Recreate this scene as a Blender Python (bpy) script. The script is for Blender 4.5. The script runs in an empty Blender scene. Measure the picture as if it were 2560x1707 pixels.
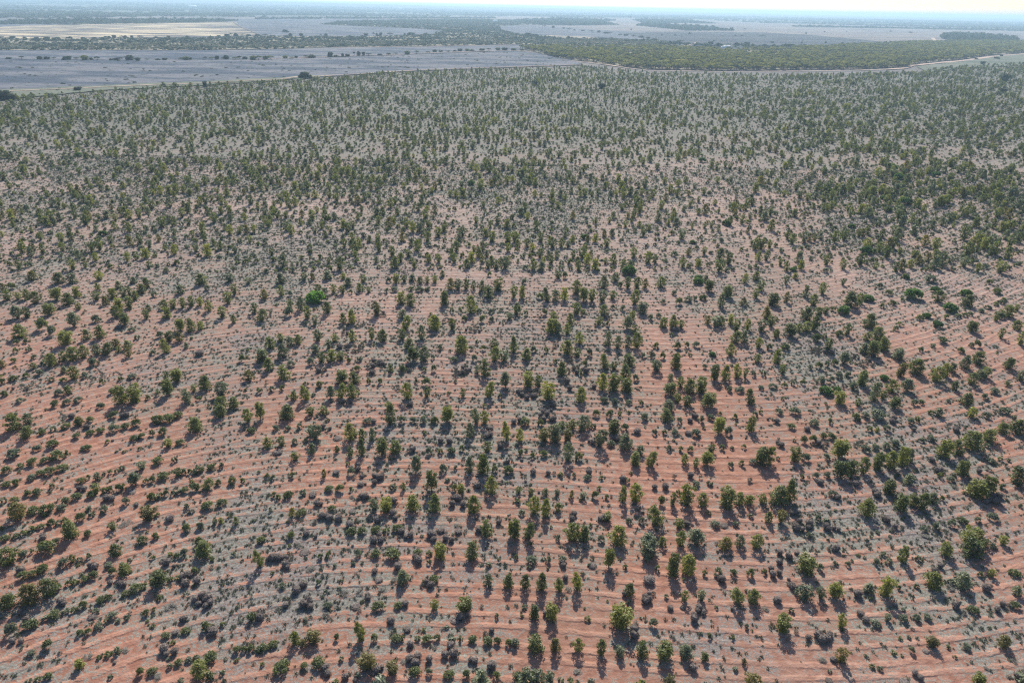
import bpy, bmesh, math, random
import numpy as np
from mathutils import Matrix, Vector

# ------------------------------------------------------------------ camera
H = 60.0
F = 2560 * 24 / 36
PITCH, ROLL = math.radians(26.1), math.radians(1.17)
r0 = np.array([1, 0, 0.]); u0 = np.array([0, math.sin(PITCH), math.cos(PITCH)])
FW = np.array([0, math.cos(PITCH), -math.sin(PITCH)])
RT = math.cos(ROLL) * r0 + math.sin(ROLL) * u0
UP = -math.sin(ROLL) * r0 + math.cos(ROLL) * u0
scene = bpy.context.scene
COL = scene.collection
cam = bpy.data.cameras.new("camera"); co = bpy.data.objects.new("camera", cam); COL.objects.link(co)
cam.sensor_width = 36; cam.lens = 24; cam.clip_start = 1; cam.clip_end = 120000
m = Matrix(((RT[0], UP[0], -FW[0], 0), (RT[1], UP[1], -FW[1], 0), (RT[2], UP[2], -FW[2], H), (0, 0, 0, 1)))
co.matrix_world = m
scene.camera = co
# ------------------------------------------------------------------ sky, sun, exposure
SUN_AZ, SUN_EL = math.radians(2.5), math.radians(37)
w = bpy.data.worlds.new("World"); scene.world = w; w.use_nodes = True
nt = w.node_tree; nt.nodes.clear()
sk = nt.nodes.new("ShaderNodeTexSky"); sk.sky_type = 'NISHITA'; sk.sun_disc = False
sk.sun_elevation = SUN_EL; sk.sun_rotation = SUN_AZ; sk.dust_density = 1.0; sk.ozone_density = 3.0; sk.altitude = 100
bg = nt.nodes.new("ShaderNodeBackground"); bg.inputs[1].default_value = 0.105
ow = nt.nodes.new("ShaderNodeOutputWorld")
nt.links.new(sk.outputs[0], bg.inputs[0]); nt.links.new(bg.outputs[0], ow.inputs[0])
sun = bpy.data.lights.new("sun", 'SUN'); sun.energy = 5.0; sun.angle = math.radians(0.55); sun.color = (1, .92, .79)
so = bpy.data.objects.new("sun", sun); COL.objects.link(so)
sd = Vector((math.sin(SUN_AZ) * math.cos(SUN_EL), math.cos(SUN_AZ) * math.cos(SUN_EL), math.sin(SUN_EL)))
so.rotation_euler = sd.to_track_quat('Z', 'Y').to_euler()
so.location = (0, 0, 100)
scene.view_settings.view_transform = 'Standard'; scene.view_settings.look = 'None'
scene.view_settings.exposure = 0.56; scene.view_settings.gamma = 1
scene.cycles.use_denoising = False; scene.cycles.pixel_filter_type = 'BLACKMAN_HARRIS'; scene.cycles.filter_width = 1.25
scene.cycles.max_bounces = 6; scene.cycles.volume_bounces = 1; scene.cycles.transparent_max_bounces = 8
scene.cycles.diffuse_bounces = 3; scene.cycles.transmission_bounces = 3

# ------------------------------------------------------------------ measuring: picture point -> place on the plain
def place(x, y, z=0.0):
    x = np.asarray(x, float); y = np.asarray(y, float); z = np.asarray(z, float)
    dx = FW[0] * F + RT[0] * (x - 1280) - UP[0] * (y - 853.5)
    dy = FW[1] * F + RT[1] * (x - 1280) - UP[1] * (y - 853.5)
    dz = FW[2] * F + RT[2] * (x - 1280) - UP[2] * (y - 853.5)
    t = (H - z) / -dz
    return dx * t, dy * t
def seen(X, Y, Z=0.0):
    X = np.asarray(X, float); Y = np.asarray(Y, float)
    c = lambda v: X * v[0] + Y * v[1] + (Z - H) * v[2]
    d = np.maximum(c(FW), 1e-3)
    return 1280 + F * c(RT) / d, 853.5 - F * c(UP) / d
def pxm(X, Y, Z=1.0):
    return F / (X * FW[0] + Y * FW[1] + (Z - H) * FW[2])

# ------------------------------------------------------------------ noise
_h = np.random.RandomState(5).rand(256, 256)
def vnoise(x, y, seed=0):
    x = np.asarray(x, float) + seed * 17.31; y = np.asarray(y, float) + seed * 7.77
    xi = np.floor(x).astype(int); yi = np.floor(y).astype(int); fx = x - xi; fy = y - yi
    fx = fx * fx * (3 - 2 * fx); fy = fy * fy * (3 - 2 * fy)
    g = lambda a, b: _h[a & 255, b & 255]
    return (g(xi, yi) * (1 - fx) + g(xi + 1, yi) * fx) * (1 - fy) + (g(xi, yi + 1) * (1 - fx) + g(xi + 1, yi + 1) * fx) * fy
def fbm(x, y, seed=0, o=4):
    a, s, t = .5, 0, 0
    for k in range(o):
        s = s + a * vnoise(x * 2 ** k, y * 2 ** k, seed + k * 3); t += a; a *= .5
    return s / t
def sstep(a, b, x):
    t = np.clip((x - a) / (b - a), 0, 1); return t * t * (3 - 2 * t)

# ------------------------------------------------------------------ contour planting rows: a smooth field, whole numbers are rows
RC = [-0.2354, 1.7055, -1.5373, 0.7349, -0.1598, -0.0187, -0.1992, 0.0594, 0.2138, -0.265, -0.036, -0.401, 0.1233, 0.3809, -0.0152, -0.5617, -0.1555, 0.1761, -0.2849, 0.0199, 0.0785, -0.0792, 0.2936, 0.2489]
def rowfield(X, Y):
    X = np.asarray(X, float); Y = np.maximum(np.asarray(Y, float), 20)
    q = Y + 30; uu = np.clip(X / q, -.95, .95) * 1.2; ww = np.log(np.minimum(q, 900) / 200) / 1.5
    s = 0; k = 0
    for i in range(6):
        for j in range(5):
            if i + j <= 6:
                s = s + RC[k] * uu ** i * ww ** j; k += 1
    # the rows wander a little, as drilled by a tractor
    return s * q / 4 + .22 * (fbm(X * .05, Y * .05, 3) - .5)

def inside(px, py, poly):
    n = len(poly); r = np.zeros(np.shape(px), bool); j = n - 1
    for i in range(n):
        xi, yi = poly[i]; xj, yj = poly[j]
        if yi != yj:
            r ^= ((yi > py) != (yj > py)) & (px < (xj - xi) * (py - yi) / (yj - yi) + xi)
        j = i
    return r
PLANT_TOP = [(-900, 262), (0, 246), (100, 236), (200, 230), (280, 226), (400, 215), (520, 211), (620, 207), (720, 202), (820, 194), (900, 188), (1000, 182), (1100, 177), (1280, 171), (1460, 165), (1560, 176), (1640, 183), (1800, 185), (2000, 187), (2250, 182), (2300, 178), (2420, 166), (2560, 158), (3400, 118)]
PX, PY = zip(*PLANT_TOP)
def plant_edge(px, py, X, Y):
    "0 outside the plantation, 1 inside it (soft, ragged edge)"
    e = np.interp(px, PX, PY) + 5 * (fbm(X * .03, Y * .03, 9) - .5)
    return sstep(-1.5, 3, py - e)
BLOBS = [(700, 1500, 330, 110, .42), (330, 1560, 200, 60, .1), (620, 1290, 220, 60, .3), (2310, 1250, 170, 200, .5), (2480, 1560, 130, 110, .25), (1680, 1600, 170, 30, .35), (1560, 1330, 120, 60, .1),
         (2070, 890, 130, 60, .45), (900, 900, 200, 60, .3), (1400, 1000, 150, 50, .2), (2000, 1340, 110, 90, .25), (980, 1330, 200, 40, .3), (550, 1130, 110, 60, .2), (1050, 1080, 160, 50, .15),
         (1500, 1500, 330, 150, -.18), (2050, 1600, 260, 120, -.16), (200, 1240, 220, 130, -.16), (1850, 1200, 220, 120, -.15), (1750, 950, 250, 90, -.15), (2350, 900, 190, 80, -.1), (1150, 780, 200, 60, -.12), (1900, 800, 150, 60, -.1), (2480, 780, 100, 60, -.1),
         (1850, 560, 200, 50, -.12), (1950, 640, 150, 30, -.1), (1000, 560, 60, 20, .3)]
def cover_at(px, py, X, Y):
    "how much grey herbage hides the red soil"
    b = .50 + .08 * sstep(1150, 750, py) + .10 * sstep(650, 430, py) + .16 * sstep(450, 250, py)
    for cx, cy, sx, sy, a in BLOBS:
        b = b + .75 * a * np.exp(-((px - cx) / sx) ** 2 - ((py - cy) / sy) ** 2)
    b = b + .55 * (fbm(X * .045, Y * .045, 21) - .5) + .60 * (fbm(X * .25, Y * .25, 31, 3) - .5)
    return np.clip(b, 0, 1)

# ------------------------------------------------------------------ helpers
def tag(o, label=None, cat=None, group=None, kind=None):
    for k, v in (('label', label), ('category', cat), ('group', group), ('kind', kind)):
        if v: o[k] = v
    return o
def mesh_np(name, V, Fc, mats=(), mi=None, smooth=False):
    "mesh from an array of vertices and a list of (n,k) face arrays"
    me = bpy.data.meshes.new(name)
    Fc = [f for f in Fc if len(f)]
    nl = sum(f.size for f in Fc); nf = sum(len(f) for f in Fc)
    me.vertices.add(len(V)); me.vertices.foreach_set("co", np.asarray(V, np.float32).ravel())
    me.loops.add(nl); me.loops.foreach_set("vertex_index", np.concatenate([f.ravel() for f in Fc]).astype(np.int32))
    me.polygons.add(nf)
    tot = np.concatenate([np.full(len(f), f.shape[1]) for f in Fc]); st = np.concatenate([[0], np.cumsum(tot)[:-1]])
    me.polygons.foreach_set("loop_start", st.astype(np.int32)); me.polygons.foreach_set("loop_total", tot.astype(np.int32))
    if mi is not None: me.polygons.foreach_set("material_index", np.asarray(mi, np.int32))
    if smooth: me.polygons.foreach_set("use_smooth", np.ones(nf, bool))
    for mt in mats: me.materials.append(mt)
    me.update(calc_edges=True); me.validate()
    return me
def obj(name, me, parent=None, link=True):
    o = bpy.data.objects.new(name, me)
    if link: COL.objects.link(o)
    if parent: o.parent = parent
    return o

# ------------------------------------------------------------------ materials
class NG:
    def __init__(s, name):
        s.m = bpy.data.materials.new(name); s.m.use_nodes = True; s.t = s.m.node_tree; s.t.nodes.clear()
        s.out = s.n("ShaderNodeOutputMaterial")
    def n(s, typ, **kw):
        x = s.t.nodes.new(typ)
        for k, v in kw.items(): setattr(x, k, v)
        return x
    def l(s, a, b): s.t.links.new(a, b)
    def val(s, sock, v):
        if isinstance(v, bpy.types.NodeSocket): s.l(v, sock)
        else: sock.default_value = v
    def math(s, op, a, b=0.0, c=0.0, clamp=False):
        x = s.n("ShaderNodeMath", operation=op, use_clamp=clamp)
        s.val(x.inputs[0], a); s.val(x.inputs[1], b); s.val(x.inputs[2], c); return x.outputs[0]
    def ss(s, v, a, b):
        x = s.n("ShaderNodeMapRange", interpolation_type='SMOOTHSTEP')
        s.val(x.inputs[0], v); x.inputs[1].default_value = a; x.inputs[2].default_value = b; return x.outputs[0]
    def mix(s, f, a, b):
        x = s.n("ShaderNodeMix", data_type='RGBA')
        s.val(x.inputs[0], f)
        for k, v in ((6, a), (7, b)):
            if isinstance(v, tuple): x.inputs[k].default_value = (*v, 1)
            else: s.l(v, x.inputs[k])
        return x.outputs[2]
    def noise(s, vec, scale, det=4, rough=.55):
        x = s.n("ShaderNodeTexNoise"); s.l(vec, x.inputs['Vector']); x.inputs['Scale'].default_value = scale
        x.inputs['Detail'].default_value = det; x.inputs['Roughness'].default_value = rough; return x.outputs[0]
    def attr(s, name, kind='GEOMETRY'):
        return s.n("ShaderNodeAttribute", attribute_name=name, attribute_type=kind)
    def pos(s, sx=1, sy=1, sz=1):
        g = s.n("ShaderNodeNewGeometry"); v = s.n("ShaderNodeVectorMath", operation='MULTIPLY')
        s.l(g.outputs['Position'], v.inputs[0]); v.inputs[1].default_value = (sx, sy, sz); return v.outputs[0]

def leaf_mat(name, lo, hi, trans=.35, rough=.6, tw=(1.2, 1.3, .7), nsc=5.0):
    g = NG(name)
    oi = g.n("ShaderNodeObjectInfo")
    nz = g.noise(g.pos(), nsc, 2)
    f = g.math('ADD', g.math('MULTIPLY', oi.outputs['Random'], .65), g.math('MULTIPLY', g.math('SUBTRACT', nz, .32), 1.1), clamp=True)
    c = g.mix(f, lo, hi)
    d = g.n("ShaderNodeBsdfDiffuse"); g.l(c, d.inputs[0])
    t = g.n("ShaderNodeBsdfTranslucent"); tc = g.mix(f, tuple(min(1, a * b) for a, b in zip(lo, tw)), tuple(min(1, a * b) for a, b in zip(hi, tw))); g.l(tc, t.inputs[0])
    gl = g.n("ShaderNodeBsdfGlossy"); gl.inputs['Roughness'].default_value = rough; gl.inputs[0].default_value = (.8, .85, .8, 1)
    a = g.n("ShaderNodeMixShader"); a.inputs[0].default_value = trans; g.l(d.outputs[0], a.inputs[1]); g.l(t.outputs[0], a.inputs[2])
    b = g.n("ShaderNodeMixShader"); b.inputs[0].default_value = .05; g.l(a.outputs[0], b.inputs[1]); g.l(gl.outputs[0], b.inputs[2])
    g.l(b.outputs[0], g.out.inputs[0]); return g.m
def plain_mat(name, lo, hi, sc=3.0, rough=.9, bump=0.0):
    g = NG(name)
    oi = g.n("ShaderNodeObjectInfo")
    nz = g.noise(g.pos(), sc, 4, .65)
    f = g.math('ADD', g.math('MULTIPLY', oi.outputs['Random'], .45), g.math('MULTIPLY', g.math('SUBTRACT', nz, .25), 1.1), clamp=True)
    p = g.n("ShaderNodeBsdfPrincipled"); g.l(g.mix(f, lo, hi), p.inputs['Base Color']); p.inputs['Roughness'].default_value = rough
    p.inputs['Specular IOR Level'].default_value = .15
    if bump:
        bp = g.n("ShaderNodeBump"); bp.inputs['Strength'].default_value = bump; g.l(g.noise(g.pos(), sc * 4, 4, .7), bp.inputs['Height']); g.l(bp.outputs[0], p.inputs['Normal'])
    g.l(p.outputs[0], g.out.inputs[0]); return g.m
M = dict(
    T=leaf_mat("leaves_mid_green", (.05, .072, .024), (.215, .225, .068), .5),
    Y=leaf_mat("leaves_yellow_green", (.07, .09, .022), (.31, .30, .06), .5),
    S=leaf_mat("leaves_silver_green", (.09, .11, .065), (.21, .225, .13), .34),
    O=leaf_mat("leaves_bronze", (.08, .078, .022), (.24, .19, .05), .45),
    G=leaf_mat("shrub_green", (.072, .092, .036), (.185, .20, .078), .40),
    B=leaf_mat("saltbush_grey_green", (.10, .12, .08), (.22, .235, .165), .30),
    L=leaf_mat("shrub_bright_green", (.045, .10, .02), (.12, .20, .04), .36),
    V=leaf_mat("shrub_vivid_green", (.06, .16, .012), (.15, .30, .03), .4),
    W=leaf_mat("mallee_canopy", (.045, .055, .024), (.33, .30, .085), .42, nsc=.06),
    K=leaf_mat("scrub_dark", (.045, .06, .032), (.085, .10, .05), .25),
    bark=plain_mat("bark", (.16, .12, .09), (.30, .24, .19), 6),
    twig=plain_mat("grey_twigs", (.115, .095, .085), (.26, .22, .20), 2.5),
    core=plain_mat("dark_twig_core", (.07, .056, .05), (.135, .108, .098), 8, bump=.8),
    drytwig=leaf_mat("dry_twig_scrub", (.10, .088, .08), (.22, .20, .18), .15),
    grass=plain_mat("grey_herbage", (.115, .13, .085), (.33, .33, .24), 1.2),
    chaff=plain_mat("dry_yellow_scrub", (.30, .28, .17), (.46, .42, .28), 1.0),
    shed=plain_mat("shed_white", (.75, .75, .72), (.85, .85, .82), .3),
)
# ------------------------------------------------------------------ ground: one sheet to the horizon
def ground_mat():
    g = NG("red_earth_and_plain")
    row = g.attr("row").outputs['Fac']; cov = g.attr("cover").outputs['Fac']; pl = g.attr("plant").outputs['Fac']; far = g.attr("far").outputs['Fac']
    P = g.pos()
    fine = g.noise(P, 3.2, 6, .68); mid = g.noise(P, .9, 5, .6); grit = g.noise(P, 11., 3, .7); big = g.noise(P, .06, 3)
    # distance to the nearest planting line in metres
    fr = g.math('ABSOLUTE', g.math('SUBTRACT', g.math('FRACT', g.math('ADD', row, .5)), .5))
    wob = g.math('ADD', g.math('MULTIPLY', g.math('SUBTRACT', mid, .5), .6), g.math('MULTIPLY', g.math('SUBTRACT', g.noise(P, .12, 2), .5), 1.1))
    t = g.math('ADD', g.math('MULTIPLY', fr, 4.0), wob)
    def band(c, wd):
        return g.math('SUBTRACT', 1.0, g.ss(g.math('ABSOLUTE', g.math('SUBTRACT', t, c)), wd * .3, wd))
    brk = g.ss(g.noise(P, .30, 4, .65), .40, .62)
    berm = g.math('MULTIPLY', band(.85, .50), g.math('ADD', .42, g.math('MULTIPLY', brk, .58)))
    soil = g.mix(g.ss(mid, .3, .7), (.245, .102, .066), (.365, .180, .124))
    soil = g.mix(g.math('MULTIPLY', berm, .42), soil, (.48, .27, .195))
    soil = g.mix(g.math('MULTIPLY', g.ss(grit, .52, .66), .5), soil, (.19, .095, .07))
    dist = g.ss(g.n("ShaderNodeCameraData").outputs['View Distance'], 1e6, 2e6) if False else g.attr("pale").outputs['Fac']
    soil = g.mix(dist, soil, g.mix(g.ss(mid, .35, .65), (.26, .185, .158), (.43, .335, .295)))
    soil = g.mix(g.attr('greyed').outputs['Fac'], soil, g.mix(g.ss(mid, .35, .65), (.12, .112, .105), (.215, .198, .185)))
    soil = g.mix(g.math('MULTIPLY', g.ss(g.noise(P, .025, 4, .6), .42, .62), .45), soil, (.235, .15, .115))
    herb = g.mix(g.ss(fine, .36, .62), (.095, .10, .083), (.27, .27, .235))
    herb = g.mix(g.ss(big, .4, .65), herb, g.mix(g.ss(fine, .36, .62), (.10, .092, .088), (.28, .25, .238)))
    herb = g.mix(g.math('MULTIPLY', g.ss(grit, .5, .62), .7), herb, (.09, .088, .078))
    cv = g.math('SUBTRACT', g.math('ADD', cov, g.math('ADD', g.math('MULTIPLY', g.math('SUBTRACT', fine, .5), 2.6), g.math('MULTIPLY', g.math('SUBTRACT', mid, .5), 1.4))), g.math('MULTIPLY', berm, .30))
    cv = g.math('ADD', cv, g.math('MULTIPLY', g.math('SUBTRACT', grit, .5), 1.5))
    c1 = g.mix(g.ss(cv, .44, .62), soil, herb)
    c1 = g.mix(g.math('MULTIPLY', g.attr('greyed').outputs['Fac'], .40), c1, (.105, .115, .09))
    # the plain beyond
    P2 = g.pos(.012, .05, 0); P3 = g.pos(.10, .30, 0)
    s1 = g.noise(P2, 1.0, 6, .6); s2 = g.noise(P3, 1.0, 5, .7)
    c2 = g.mix(g.ss(s1, .35, .68), (.11, .108, .115), (.18, .165, .155))
    c2 = g.mix(g.math('MULTIPLY', g.ss(s2, .50, .66), .55), c2, (.08, .085, .075))
    c3 = g.mix(g.ss(g.noise(g.pos(.0016, .0035, 0), 1.0, 6, .62), .38, .62), (.05, .07, .06), (.11, .115, .10))
    c2 = g.mix(far, c2, c3)
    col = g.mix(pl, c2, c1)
    p = g.n("ShaderNodeBsdfPrincipled"); p.inputs['Roughness'].default_value = .95; p.inputs['Specular IOR Level'].default_value = .08
    g.l(col, p.inputs['Base Color'])
    hgt = g.math('ADD', g.math('MULTIPLY', berm, .15), g.math('ADD', g.math('MULTIPLY', mid, .16), g.math('MULTIPLY', fine, .13)))
    hgt = g.math('ADD', hgt, g.math('MULTIPLY', grit, .03))
    bp = g.n("ShaderNodeBump"); bp.inputs['Strength'].default_value = .8; bp.inputs['Distance'].default_value = 1.0
    g.l(g.math('MULTIPLY', hgt, pl), bp.inputs['Height']); g.l(bp.outputs[0], p.inputs['Normal'])
    g.l(p.outputs[0], g.out.inputs[0]); return g.m

def hills(X, Y):
    d = np.hypot(X, Y)
    a = sstep(7000, 15000, d) * 62 * fbm(X * .00022, Y * .00022, 50, 3) ** 1.3
    b = sstep(4500, 11000, d) * sstep(.15, -.5, X / np.maximum(d, 1)) * 26
    return (a + b) * sstep(30000, 24000, d)
def build_ground():
    az = np.concatenate([np.arange(-180, -45, 5), np.arange(-45, 45, .16), np.arange(45, 180, 5)])
    az = np.radians(az); na = len(az)
    dep = [70.]
    while dep[-1] > .125: dep.append(dep[-1] - max(.10, .0) if dep[-1] > 1.5 else dep[-1] * .955)
    R = H / np.tan(np.radians(np.array(dep))); R = np.concatenate([[3.], [10.], R]); nr = len(R)
    A, RR = np.meshgrid(az, R)
    X = RR * np.sin(A); Y = RR * np.cos(A); Z = hills(X, Y)
    V = np.stack([X.ravel(), Y.ravel(), Z.ravel()], 1)
    i = np.arange(nr - 1)[:, None] * na; j = np.arange(na)[None]; j2 = (j + 1) % na
    Q = np.stack([i + j, i + j2, i + na + j2, i + na + j], -1).reshape(-1, 4)[:, ::-1]
    V = np.concatenate([V, [[0, 0, 0]]]); c = len(V) - 1
    Tr = np.stack([np.full(na, c), np.arange(na), (np.arange(na) + 1) % na], 1)
    me = mesh_np("ground", V, [Q, Tr[:, ::-1]], [ground_mat()], smooth=True)
    x, y = V[:, 0], V[:, 1]
    front = y > 25
    px, py = seen(x, np.where(front, y, 25.))
    px = np.clip(px, -3000, 6000); py = np.clip(py, 0, 2200)
    pl = np.where(front, plant_edge(px, py, x, y), 1.) * (np.hypot(x, y) < 1500)
    cov = cover_at(px, py, x, y)
    far = sstep(2600, 3600, np.hypot(x, y))
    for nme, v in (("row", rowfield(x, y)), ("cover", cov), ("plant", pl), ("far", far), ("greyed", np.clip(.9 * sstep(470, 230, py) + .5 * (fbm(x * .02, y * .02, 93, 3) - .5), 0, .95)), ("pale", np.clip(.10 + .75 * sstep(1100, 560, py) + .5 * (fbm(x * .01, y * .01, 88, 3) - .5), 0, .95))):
        a = me.attributes.new(nme, 'FLOAT', 'POINT'); a.data.foreach_set("value", v.astype(np.float32))
    # make sure the faces look up
    nrm = np.zeros(len(me.polygons) * 3); me.polygons.foreach_get("normal", nrm)
    if nrm[2::3].mean() < 0: me.flip_normals()
    return tag(obj("ground", me), "open red plain reaching to the horizon", None, None, 'structure')
build_ground()

# ------------------------------------------------------------------ paddocks and sandy tracks: sheets lying on the plain
def field_mat(name, lo, hi, dark, sx=.004, sy=.02, amt=.6, e0=.36, e1=.64):
    g = NG(name)
    a = g.noise(g.pos(sx, sy, 0), 1.0, 6, .62); b = g.noise(g.pos(sx * 12, sy * 6, 0), 1.0, 5, .7)
    c = g.mix(g.ss(a, e0, e1), lo, hi); c = g.mix(g.math('MULTIPLY', g.ss(b, .50, .68), amt), c, dark)
    p = g.n("ShaderNodeBsdfPrincipled"); p.inputs['Roughness'].default_value = 1; p.inputs['Specular IOR Level'].default_value = .05
    g.l(c, p.inputs['Base Color']); g.l(p.outputs[0], g.out.inputs[0]); return g.m
FM = dict(
    purple=field_mat("stubble_grey", (.065, .082, .115), (.165, .168, .19), (.04, .055, .058), .009, .028, 1.0, .42, .58),
    cream=field_mat("dry_grass_cream", (.085, .085, .095), (.60, .50, .34), (.12, .115, .115), .006, .035, .5, .44, .60),
    pink=field_mat("pale_bare_paddock", (.10, .10, .115), (.28, .24, .215), (.07, .075, .08), .003, .02, .5),
    dark=field_mat("darker_field_tone", (.035, .045, .062), (.09, .095, .105), (.03, .04, .045), .003, .015, .4),
    green=field_mat("green_tinged_flat", (.11, .13, .10), (.17, .18, .145), (.07, .085, .065)),
    scrubfloor=field_mat("scrub_floor", (.13, .125, .10), (.34, .30, .23), (.09, .095, .07), .02, .05),
    sand=field_mat("pale_sand", (.33, .26, .22), (.50, .39, .32), (.22, .18, .15), .02, .05, .3),
)
layer = [0]
def sheet(name, pts, mat, label, jit=.7, closed=True):
    pts = [np.array(p, float) for p in pts]; out = []
    n = len(pts)
    for a in range(n if closed else n - 1):
        p, q = pts[a], pts[(a + 1) % n]; k = max(1, int(np.hypot(*(q - p)) / 7))
        for i in range(k): out.append(p + (q - p) * i / k)
    if not closed: out.append(pts[-1])
    out = np.array(out)
    if jit: out[:, 1] += jit * (np.array([fbm(a / 23., b / 7., 71 + layer[0], 3) for a, b in out]) - .5) * 2
    X, Y = place(out[:, 0], out[:, 1])
    layer[0] += 1; z = .06 + .05 * layer[0]
    bm = bmesh.new(); vs = [bm.verts.new((x, y, z)) for x, y in zip(X, Y)]
    f = bm.faces.new(vs); f.normal_update()
    if f.normal.z < 0: f.normal_flip()
    bmesh.ops.triangulate(bm, faces=bm.faces[:], ngon_method='BEAUTY')
    me = bpy.data.meshes.new(name); bm.to_mesh(me); bm.free(); me.materials.append(FM[mat])
    return tag(obj(name, me), label, None, None, 'structure')
def track(name, pts, wd, label, mat='sand'):
    pts = np.array(pts, float); out = []
    for a in range(len(pts) - 1):
        k = max(1, int(np.hypot(*(pts[a + 1] - pts[a])) / 12))
        for i in range(k): out.append(pts[a] + (pts[a + 1] - pts[a]) * i / k)
    out.append(pts[-1]); out = np.array(out)
    X, Y = place(out[:, 0], out[:, 1]); c = np.stack([X, Y], 1)
    d = np.gradient(c, axis=0); d /= np.linalg.norm(d, axis=1)[:, None]; nn = np.stack([-d[:, 1], d[:, 0]], 1)
    ww = (wd if np.isscalar(wd) else np.interp(out[:, 0], [p[0] for p in pts], wd)) * np.ones(len(c))
    ww = ww * (.45 + 1.1 * vnoise(np.arange(len(c)) * .9, 3.3, 5))
    layer[0] += 1; z = .06 + .05 * layer[0]
    L = c + nn * ww[:, None] / 2; R_ = c - nn * ww[:, None] / 2
    V = np.concatenate([np.c_[L, np.full(len(c), z)], np.c_[R_, np.full(len(c), z)]]); n = len(c)
    i = np.arange(n - 1)
    me = mesh_np(name, V, [np.stack([i, i + 1, i + 1 + n, i + n], 1)], [FM[mat]])
    if me.polygons[0].normal.z < 0: me.flip_normals()
    return tag(obj(name, me), label, None, None, 'structure')

sheet("pasture", [(-200, 50), (300, 49), (640, 42), (1280, 44), (1500, 44), (1900, 58), (2560, 74), (2760, 78), (2760, 105), (2300, 110), (1640, 122), (1280, 112), (640, 100), (-200, 106)], 'purple', "grey stubble plain between the far scrub belts", .4)
sheet("paddock", [(178, 46.5), (400, 42.5), (640, 43.5), (1280, 41), (1500, 46), (1700, 48), (1900, 58), (2200, 66), (2560, 74), (2760, 77), (2760, 99), (2420, 97), (2330, 104), (2220, 109), (2040, 100), (1900, 84), (1640, 82), (1500, 76), (1400, 68), (1280, 62), (1240, 49), (640, 48.5), (400, 46)], 'pink', "pale pinkish bare paddock spreading under the horizon")
sheet("paddock", [(-60, 99), (-60, 78), (0, 68), (110, 63), (300, 60), (590, 56), (606, 70), (648, 88), (400, 96), (150, 98)], 'cream', "cream dry-grass paddock with grey streaks far on the left")
sheet("paddock", [(592, 56), (640, 54), (760, 50), (860, 50), (830, 62), (900, 68), (1010, 71), (1092, 87), (900, 91), (700, 91), (650, 89), (608, 70)], 'purple', "grey stubble paddock right of the cream one")
sheet("paddock", [(1300, 66), (1400, 69), (1480, 78), (1560, 88), (1660, 104), (1500, 97), (1400, 91), (1345, 88), (1280, 85), (1240, 74)], 'purple', "grey-blue paddock behind the dotted shrub line")
sheet("pasture", [(1560, 84), (1700, 80), (1900, 82), (2050, 90), (2180, 103), (2260, 111), (2100, 119), (1950, 127), (1800, 127), (1720, 116), (1690, 106), (1600, 96)], 'dark', "part of the far fields coloured darker grey-blue, in front of the pale paddock")  # this stretch of the fields is only coloured a darker grey-blue
sheet("sand_flat", [(1338, 91), (1380, 90), (1500, 94), (1470, 97), (1400, 97), (1350, 94)], 'cream', "cream sandy flat behind dark scrub")
sheet("sand_flat", [(15, 96), (80, 88), (180, 87), (200, 92), (110, 97)], 'cream', "cream dry patch in the left paddock")
sheet("pasture", [(-300, 127), (0, 127), (400, 128), (640, 126), (1050, 118), (1280, 113), (1460, 117), (1400, 121), (1290, 127), (1000, 139), (640, 149), (0, 150), (-300, 152)], 'purple', "grey plain strip between two scrub belts")
sheet("pasture", [(-400, 152), (0, 151), (640, 150), (1000, 140), (1290, 128), (1420, 145), (1460, 164), (1280, 170), (1000, 181), (720, 200), (520, 209), (280, 224), (0, 243), (-400, 250)], 'purple', "wide grey plain behind the plantation")
sheet("pasture", [(-400, 236), (0, 226), (500, 205), (800, 190), (800, 196), (620, 208), (280, 227), (0, 250), (-400, 262)], 'green', "greenish strip along the plantation edge", 2)
sheet("pasture", [(2290, 168), (2400, 155), (2480, 143), (2560, 137), (2700, 130), (2760, 150), (2560, 164), (2420, 171), (2320, 182)], 'green', "greenish flat right of the sandy track", 1)
W1 = [(1300, 123), (1400, 119), (1500, 121), (1640, 121), (1800, 127), (1950, 125), (2080, 119), (2200, 112), (2300, 107), (2400, 106), (2560, 104), (2760, 100), (2760, 124), (2560, 133), (2480, 139), (2400, 150), (2290, 161), (2262, 170), (2150, 174), (2000, 176), (1800, 178), (1620, 175), (1560, 168), (1480, 157), (1400, 147), (1345, 133)]
W2 = [(-250, 99), (0, 98), (200, 98), (500, 96), (640, 92), (900, 93), (1080, 88), (1110, 78), (1040, 72), (900, 66), (800, 62), (850, 54), (1000, 50), (1180, 49), (1300, 51), (1330, 62), (1250, 66), (1250, 76), (1300, 87), (1340, 91), (1420, 97), (1500, 97), (1640, 102), (1690, 108), (1660, 118), (1460, 116), (1280, 112), (1050, 117), (830, 119), (640, 125), (400, 127), (0, 127), (-250, 128)]
W3 = [(-200, 62), (0, 62), (200, 62), (400, 59), (560, 56), (600, 52), (440, 49), (300, 50), (120, 51), (0, 56), (-200, 56)]
W4 = [(1290, 52), (1400, 46), (1540, 52), (1500, 58), (1550, 63), (1430, 65), (1330, 63), (1300, 58)]
W5 = [(1580, 50), (1700, 50), (1790, 60), (1600, 58), (1760, 68), (1840, 78), (1720, 78), (1640, 70), (1590, 65), (1610, 59)]
W6 = [(2348, 92), (2380, 90), (2480, 93), (2545, 101), (2540, 107), (2400, 106), (2360, 99)]
sheet("woodland_floor", W1, 'scrubfloor', "shaded floor of the mallee woodland")
sheet("woodland_floor", W2, 'scrubfloor', "floor of the long scrub belt")
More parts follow.
